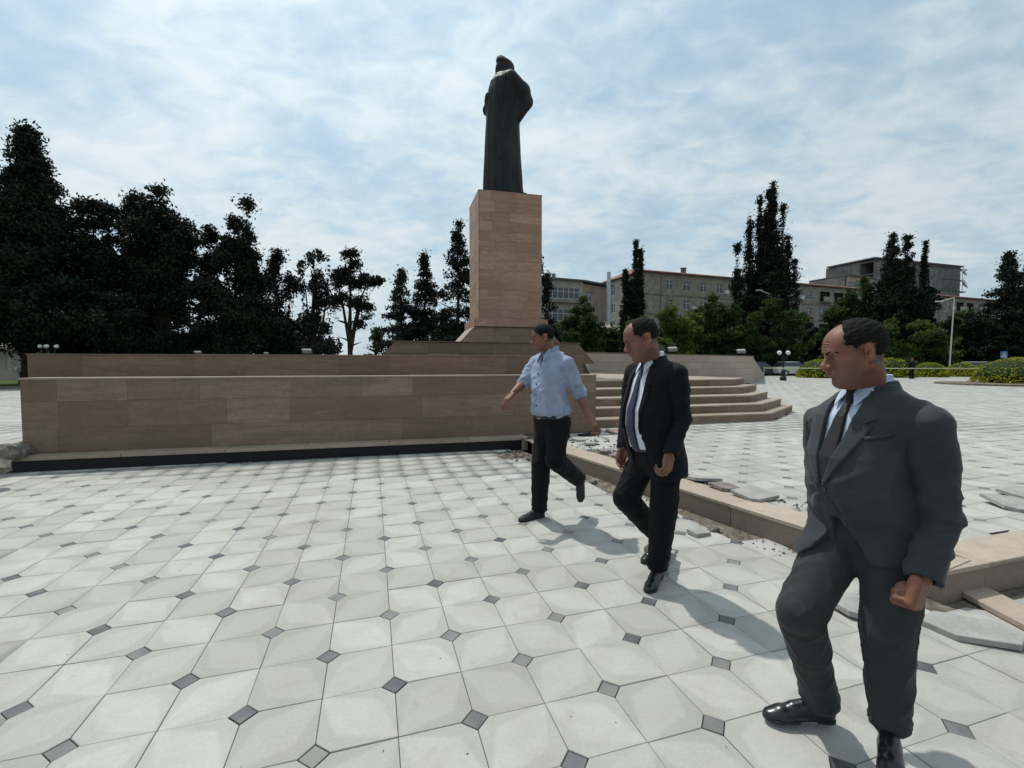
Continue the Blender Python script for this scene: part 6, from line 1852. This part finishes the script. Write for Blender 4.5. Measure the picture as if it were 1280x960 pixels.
def rock(name, label, p, r, seed, mat, group=None, flat=.7):
    bm = bmesh.new(); bmesh.ops.create_icosphere(bm, subdivisions=2, radius=1)
    g_ = random.Random(seed); off = Vector((g_.random() * 9, g_.random() * 9, 0))
    for v in bm.verts:
        f_ = 1 + .42 * mnoise.noise(v.co * 1.3 + off) + .16 * mnoise.noise(v.co * 3.7 + off)
        v.co = Vector((v.co.x * f_ * r, v.co.y * f_ * r * .8, v.co.z * f_ * r * flat))
    me = bpy.data.meshes.new(name); bm.to_mesh(me); bm.free()
    o = link(name, me, None, mat); o.location = (p[0], p[1], p[2] + r * flat * .6); o.rotation_euler = (0, 0, seed)
    return tag(o, label=label, cat='rock', group=group)
M_ROCK = m_dirt('rough_stone', (0.12, 0.11, 0.10), (0.27, 0.25, 0.22), 12)
g = ground(893, 664); rock('rubble_stone', 'fist sized grey stone by the slab fragment at the kerb foot', (g.x, g.y, 0), .045, 3, M_ROCK)
g = ground(811, 690); rock('rubble_stone', 'grey chunk of mortar behind the shoes of the black suited man', (g.x, g.y, 0), .05, 5, M_ROCK)
for i, (px, py, r, lb) in enumerate(((8, 574, .22, 'largest rough boulder at the left end of the wall'), (27, 568, .17, 'pointed stone leaning on the left end of the wall'), (-6, 590, .16, 'flat stone on the ledge at the very left edge'))):
    g = ground(px, py, ZR); rock('rubble_stone', lb, (g.x, g.y, ZR), r, 11 + i, M_ROCK, flat=.6)
for i, (px, py) in enumerate(((730, 598), (742, 604), (714, 588), (660, 575), (672, 580))):
    g = ground(px, py); rock('rubble_stone', ['pale lump of rubble by the kerb below the lifted shoe', 'second pale lump of rubble right of the lifted shoe', 'lump of rubble at the kerb behind the knee of the blue shirted man', 'lump of rubble at the corner of ledge and kerb', 'lump of rubble just right of the ledge corner'][i], (g.x, g.y, 0), .035 + .012 * (i % 3), 20 + i, M_ROCK)
# fine rubble along both sides of the kerb, and grit on the slabs
def scatter(name, n, fn, rmin, rmax, mat, parent, seed):
    rn = np.random.default_rng(seed)
    V, Fc = [], []
    base = np.array([(1, 0, 0), (-1, 0, 0), (0, 1, 0), (0, -1, 0), (0, 0, 1), (0, 0, -.6)])
    fa = np.array([(0, 2, 4), (2, 1, 4), (1, 3, 4), (3, 0, 4), (2, 0, 5), (1, 2, 5), (3, 1, 5), (0, 3, 5)])
    for i in range(n):
        p = fn(rn); r = rmin + (rmax - rmin) * rn.random() ** 2.5
        V.append(base * r * rn.uniform(.5, 1.2, (6, 1)) * [1, .8, .6] @ np.array(Matrix.Rotation(rn.random() * 6.28, 3, 'Z')) + p + [0, 0, r * .25]); Fc.append(fa + 6 * i)
    o = link(name, np_mesh(name, np.concatenate(V), np.concatenate(Fc)), parent, mat); o['kind'] = 'stuff'
    return o
def strip(n0, n1, z):
    def f(rn):
        t = rn.random() ** .8 * KL * .90; n = n0 + (n1 - n0) * rn.random() ** 1.4
        p = K0 + K1D * t + K1N * n; return np.array((p.x, p.y, z))
    return f
scatter('rubble', 420, strip(-.02, -.26, 0), .002, .018, M_ROCK, lower, 1)
scatter('rubble', 520, strip(.37, .66, ZR), .003, .026, M_ROCK, raised, 2)
def near_wall(rn):
    p = K0 + K1D * rn.uniform(.2, 1.9) + K1N * rn.uniform(.45, 1.35); return np.array((p.x, p.y, ZR))
scatter('rubble', 150, near_wall, .006, .045, M_ROCK, raised, 5)
scatter('rubble', 160, lambda rn: np.array((*(K0 - K1D * .1 - K1N * (.05 + .5 * rn.random()) + K1D * rn.uniform(-.3, .5)), 0)), .005, .04, M_ROCK, lower, 6)
def open_(rn):
    y = 1.2 + 6 * rn.random() ** 1.3; return np.array((rn.uniform(-1.1, .55) * y, y, .0))
M_GRIT = plain('dark_grit', (0.035, 0.03, 0.027), 0.95, .1)
scatter('grit', 260, open_, .0015, .006, M_GRIT, lower, 3)
def k2s(rn):
    p = KC + K2D * rn.uniform(.2, 2.5) - K2N * rn.uniform(0, .5); return np.array((p.x, p.y, 0))
scatter('rubble', 90, k2s, .002, .012, M_ROCK, lower, 4)

# floodlights on the podium
M_WHITE = plain('white_lacquer', (0.45, 0.46, 0.46), 0.4, .4, var=.04)
def floodlight(p, s, rz, label):
    r = empty('floodlight', tuple(p), rz, label=label, cat='floodlight', group='floodlights on the monument walls')
    Mt = Matrix.Rotation(math.radians(-32), 3, 'X')
    m = MB(); m.box((0, 0, .20 * s), (.34 * s, .24 * s, .07 * s), M=Mt); m.build('housing', M_WHITE, r, bevel=.01)
    m = MB(); m.box((0, .012 * s, .20 * s + .038 * s), (.28 * s, .18 * s, .006), M=Mt); m.build('lens', M_GLASS, r)
    m = MB(); m.box((-.19 * s, 0, .1 * s), (.015, .04, .24 * s)); m.box((.19 * s, 0, .1 * s), (.015, .04, .24 * s)); m.box((0, 0, .008), (.39 * s, .05, .016)); m.build('bracket', M_RUBBER, r)
for i, (px, Y, z, s, lb) in enumerate(((248, 9.3, 1.61, .36, 'leftmost small white floodlight on top of the podium wall'), (333, 9.5, 1.61, .28, 'small flat floodlight on the podium wall, second from the left'), (384, 9.7, 1.61, .55, 'white floodlight with dark bracket on the podium wall left of the statue'))):
    floodlight((at(px, 450, Y).x, Y, z), s, .2, lb)
def on_par(px):
    # point on the parapet top seen at px
    k = (px - 640) / 577.0; t = (A0.x - k * A0.y) / (k * dA.y - dA.x); p = A0 + dA * t + nA * .25; return (p.x, p.y, 1.95)
floodlight(on_par(846), 1.3, -.6, 'white floodlight on the parapet just behind the shoulder of the black suited man')
floodlight(on_par(931), 1.4, -.6, 'white floodlight near the sloping right end of the parapet')

# lamp posts
M_GLOBE = plain('opal_globe', (0.62, 0.63, 0.62), 0.3, .5, var=.03)
M_POLE = plain('dark_post', (0.02, 0.022, 0.022), 0.6, .3)
def globe_lamp(px, Y, pyt, n, label, base=True, r=.16, zb=ZR):
    x = at(px, 450, Y).x; top = at(px, pyt, Y).z - zb
    rt = empty('lamp_post', (x, Y, zb), label=label, cat='lamp post')
    m = MB(); m.lathe([(.22, 0), (.22, .25), (.15, .32), (.15, .75), (.06, .85), (.045, top - .25), (.03, top - .2)], n=12); m.build('post', M_POLE, rt, smooth=False)
    for k in range(n):
        a = math.pi * 2 * k / n if n > 2 else math.pi * k
        d = .42 if n > 2 else .32; c = (d * math.cos(a), d * math.sin(a) * .6, top)
        m = MB(); m.tube([(0, 0, top - .45), (c[0] * .6, c[1] * .6, top - .42), (c[0], c[1], top - r * .8)], .02, 6); m.build('arm', M_POLE, rt)
        m = MB(); m.lathe([(r * math.sin(t), -r * math.cos(t)) for t in np.linspace(.12, math.pi - .1, 9)], c, 12); m.build('globe', M_GLOBE, rt, smooth=True)
globe_lamp(979.5, 34, 441, 2, 'short dark lamp post with two white globes right of the steps')
globe_lamp(62, 25, 433, 5, 'garden lamp post with a cluster of white globes at the left end of the wall', r=.10)
globe_lamp(28, 27, 461, 2, 'low garden lamp with two globes in front of the cottage at the left', r=.11)
def street_lamp(px, pyt, Y, tipx, tipy, label, mat, lean=0):
    p = at(px, pyt, Y); rt = empty('street_lamp', (p.x + lean, Y, 0), label=label, cat='street lamp')
    m = MB(); m.tube([(0, 0, 0), (-lean * .5, 0, p.z * .5), (-lean, 0, p.z)], [.08, .06, .045], 8); m.build('post', mat, rt)
    t = at(tipx, tipy, Y); m = MB(); m.tube([(-lean, 0, p.z), (t.x - p.x - lean, 0, t.z)], .045, 6); m.build('arm', mat, rt)
    m = MB(); m.box((t.x - p.x - lean, 0, t.z), (.75, .25, .12)); m.build('lamp_head', M_WHITE, rt, bevel=.03)
street_lamp(964, 368, 54.0, 949, 363, 'street lamp with a pale arm in front of the ragged cypress', M_STEEL)
street_lamp(1193, 372, 49, 1174, 377, 'tall pale street lamp post in front of the apartment block on the right', M_STEEL, lean=-.25)

# barrier tape
A_, B_ = Vector((at(955, 460, 33).x, 33, at(955, 460, 33).z)), Vector((at(1440, 459, 30).x, 30, at(1440, 459, 30).z))
m = MB(); n = 24
for i in range(n):
    p, q_ = A_.lerp(B_, i / n), A_.lerp(B_, (i + 1) / n)
    sg = lambda t: Vector((0, 0, -.05 * 4 * t * (1 - t)))
    p = p + sg(i / n); q_ = q_ + sg((i + 1) / n)
    m.add([p + Vector((0, 0, -.035)), q_ + Vector((0, 0, -.035)), q_ + Vector((0, 0, .035)), p + Vector((0, 0, .035))], [(0, 1, 2, 3)])
M_TAPE = plain('pale_tape', (0.50, 0.50, 0.30), 0.6, .3, var=.03)
o = m.build('barrier_tape', M_TAPE, None, label='pale yellow barrier tape stretched across the far square', cat='barrier tape')
sm = o.modifiers.new('t', 'SOLIDIFY'); sm.thickness = .004
for px, Y, lb in ((955, 33.05, 'thin post holding the left end of the barrier tape'), (1440, 30.05, 'thin post holding the right end of the barrier tape')):
    x = at(px, 460, Y).x; m = MB(); m.lathe([(.14, 0), (.14, .03), (.02, .05), (.02, at(px, 459, Y).z - ZR + .05)], (0, 0, 0), 10)
    o = m.build('tape_post', M_STEEL, None, label=lb, cat='post'); o.location = (x, Y, ZR)

# crossing sign
c = at(1255, 443.5, 46); rt = empty('crossing_sign', (c.x, 46, 0), label='small blue pedestrian crossing sign above the largest clipped dome', cat='sign')
M_BLUE = plain('sign_blue', (0.05, 0.14, 0.34), .5, .4, var=.03)
m = MB(); m.tube([(0, .04, 0), (0, .04, c.z + .35)], .03, 6); m.build('post', M_STEEL, rt)
m = MB(); m.box((0, 0, c.z), (.68, .03, .68)); pl = m.build('plate', M_BLUE, rt)
m = MB(); m.add([(-.27, -.02, c.z - .25), (.27, -.02, c.z - .25), (0, -.02, c.z + .27)], [(0, 1, 2)]); m.build('triangle', M_WHITE, pl)
m = MB(); m.box((0, -.024, c.z - .03), (.05, .004, .16)); m.box((-.04, -.024, c.z - .16), (.03, .004, .14)); m.box((.05, -.024, c.z - .16), (.03, .004, .14)); m.lathe([(.03, -.002), (.03, .002)], (0, 0, 0), 8); m.build('walking_figure', M_DARK, pl)

# parked cars, far behind
M_TYRE = plain('tyre', (0.015, 0.015, 0.015), .9, .1)
def car_mesh():
    st = [(-2.1, .35, .72, .80), (-2.0, .30, .92, .84), (-1.3, .26, .98, .88), (.9, .26, .95, .88), (1.7, .28, .86, .86), (2.1, .36, .66, .78)]
    b = MB()
    V = []
    for x, z0, z1, hw in st: V += [(x, -hw, z0), (x, hw, z0), (x, hw, z1 * .8), (x, hw * .93, z1), (x, -hw * .93, z1), (x, -hw, z1 * .8)]
    Fc = [(i * 6 + k, i * 6 + (k + 1) % 6, (i + 1) * 6 + (k + 1) % 6, (i + 1) * 6 + k) for i in range(5) for k in range(6)] + [(5, 4, 3, 2, 1, 0), tuple(30 + k for k in range(6))]
    b.add(V, Fc)
    c = MB(); c.hull8([(-1.75, -.80, .93), (1.05, -.80, .93), (1.05, .80, .93), (-1.75, .80, .93)], [(-1.25, -.62, 1.42), (.35, -.62, 1.42), (.35, .62, 1.42), (-1.25, .62, 1.42)])
    r = MB(); r.hull8([(-1.28, -.64, 1.415), (.38, -.64, 1.415), (.38, .64, 1.415), (-1.28, .64, 1.415)], [(-1.15, -.58, 1.47), (.25, -.58, 1.47), (.25, .58, 1.47), (-1.15, .58, 1.47)])
    for x in (-.45, 1.02, -1.72):
        pass
    return b.mesh('body'), c.mesh('windows'), r.mesh('roof')
CB, CW, CR = car_mesh()
wm = MB(); V = [(.31 * math.cos(a) * k, y, .31 * math.sin(a) * k) for y, k in ((-.1, 1), (.1, 1)) for a in np.linspace(0, 2 * math.pi, 14, endpoint=False)]
wm.add(V, [tuple(range(14)), tuple(range(27, 13, -1))] + [(i, 14 + i, 14 + (i + 1) % 14, (i + 1) % 14) for i in range(14)]); WM = wm.mesh('wheel'); WM.materials.append(M_TYRE)
hub = MB(); hub.box((0, 0, 0), (.26, .23, .26)); HM = hub.mesh('rim'); HM.materials.append(M_STEEL)
def car(px, Y, rz, colr, label):
    rt = empty('parked_car', (at(px, 450, Y).x, Y, ZR - .02), rz, label=label, cat='car', group='cars parked behind the square')
    pm = plain('car_paint', colr, .3, .5, var=.03)
    for me, mt, nm in ((CB.copy(), pm, 'body'), (CW.copy(), M_GLASS, 'windows'), (CR.copy(), pm, 'roof')):
        link(nm, me, rt, mt)
    for x in (-1.35, 1.35):
        for y in (-.80, .80):
            w_ = link('wheel', WM, rt); w_.location = (x, y, .31); link('rim', HM, w_)
    m = MB(); m.box((2.06, -.6, .62), (.12, .3, .13)); m.build('headlight', M_WHITE, rt); m = MB(); m.box((2.06, .6, .62), (.12, .3, .13)); m.build('headlight', M_WHITE, rt)
car(948, 48.5, .1, (.03, .03, .035), 'dark parked car just right of the sloping wall end')
car(968, 51.5, 3.2, (.10, .11, .12), 'grey parked car behind the globe lamp post')
car(990, 48, .15, (.45, .46, .48), 'silver parked car left of the nearest clipped dome')
car(1014, 51, .1, (.04, .04, .05), 'black parked car mostly behind the man\'s face')
car(1212, 49, 3.0, (.30, .31, .32), 'pale parked car glimpsed above the dull clipped dome')
car(1237, 49.5, 3.1, (.05, .05, .06), 'dark parked car below the crossing sign')

# distant pedestrian between the domes
def far_person():
    Y = 38; x = at(1140, 450, Y).x
    rt = empty('person', (x, Y, ZR), label='distant person in dark clothes standing between two clipped domes', cat='person')
    def grid(): return Vol((-.45, -.3, -.02), (.45, .3, 1.85), .014)
    v = grid(); v.op(ell((0, -.01, 1.62), (.075, .095, .115))); v.op(rcone((0, 0, 1.5), (0, 0, 1.38), .055, .06), .02); v.op(loft([(.9, 0, 0, .13, .10), (1.2, 0, 0, .14, .10), (1.38, 0, 0, .15, .08)]), .03)
    for s in (1, -1):
        v.op(rcone((s * .18, 0, 1.36), (s * .23, 0, 1.08), .045, .04), .02); v.op(rcone((s * .23, 0, 1.08), (s * .21, -.08, .84), .035, .028), .02); v.op(ell((s * .205, -.10, .78), (.03, .04, .06)), .02); v.op(rcone((s * .09, 0, .9), (s * .1, 0, .1), .07, .04), .02)
    V, q = v.mesh(); C = np.tile([.17, .08, .055], (len(V), 1)); obj_from('body', V, q, rt, M_SKIN, C)
    v = grid(); v.op(loft([(.78, 0, 0, .18, .13), (1.1, 0, 0, .17, .125), (1.35, 0, 0, .19, .11), (1.44, 0, 0, .10, .08)]), .02)
    for s in (1, -1): v.op(rcone((s * .18, 0, 1.36), (s * .24, 0, 1.08), .062, .055), .03); v.op(rcone((s * .24, 0, 1.08), (s * .215, -.07, .88), .055, .045), .02)
    V, q = v.mesh(); obj_from('jacket', V, q, rt, M_SUIT2)
    v = grid(); v.op(loft([(.75, 0, 0, .16, .12), (.95, 0, 0, .16, .12)]), .02)
    for s in (1, -1): v.op(rcone((s * .09, 0, .85), (s * .10, 0, .08), .095, .07), .03); v.op(rcone((s * .1, .02, .04), (s * .11, -.14, .035), .045, .04), .01)
    V, q = v.mesh(); obj_from('trousers', V, q, rt, M_TROU2)
    v = grid(); v.op(ell((0, .015, 1.655), (.083, .10, .10))); X, Y_, Z = v.P(); v.D = np.maximum(v.D, -(Z - 1.62 + .9 * (Y_ * 1.0)) ).astype(np.float32)
    V, q = v.mesh(); obj_from('hair', V, q, rt, M_HAIR)
far_person()
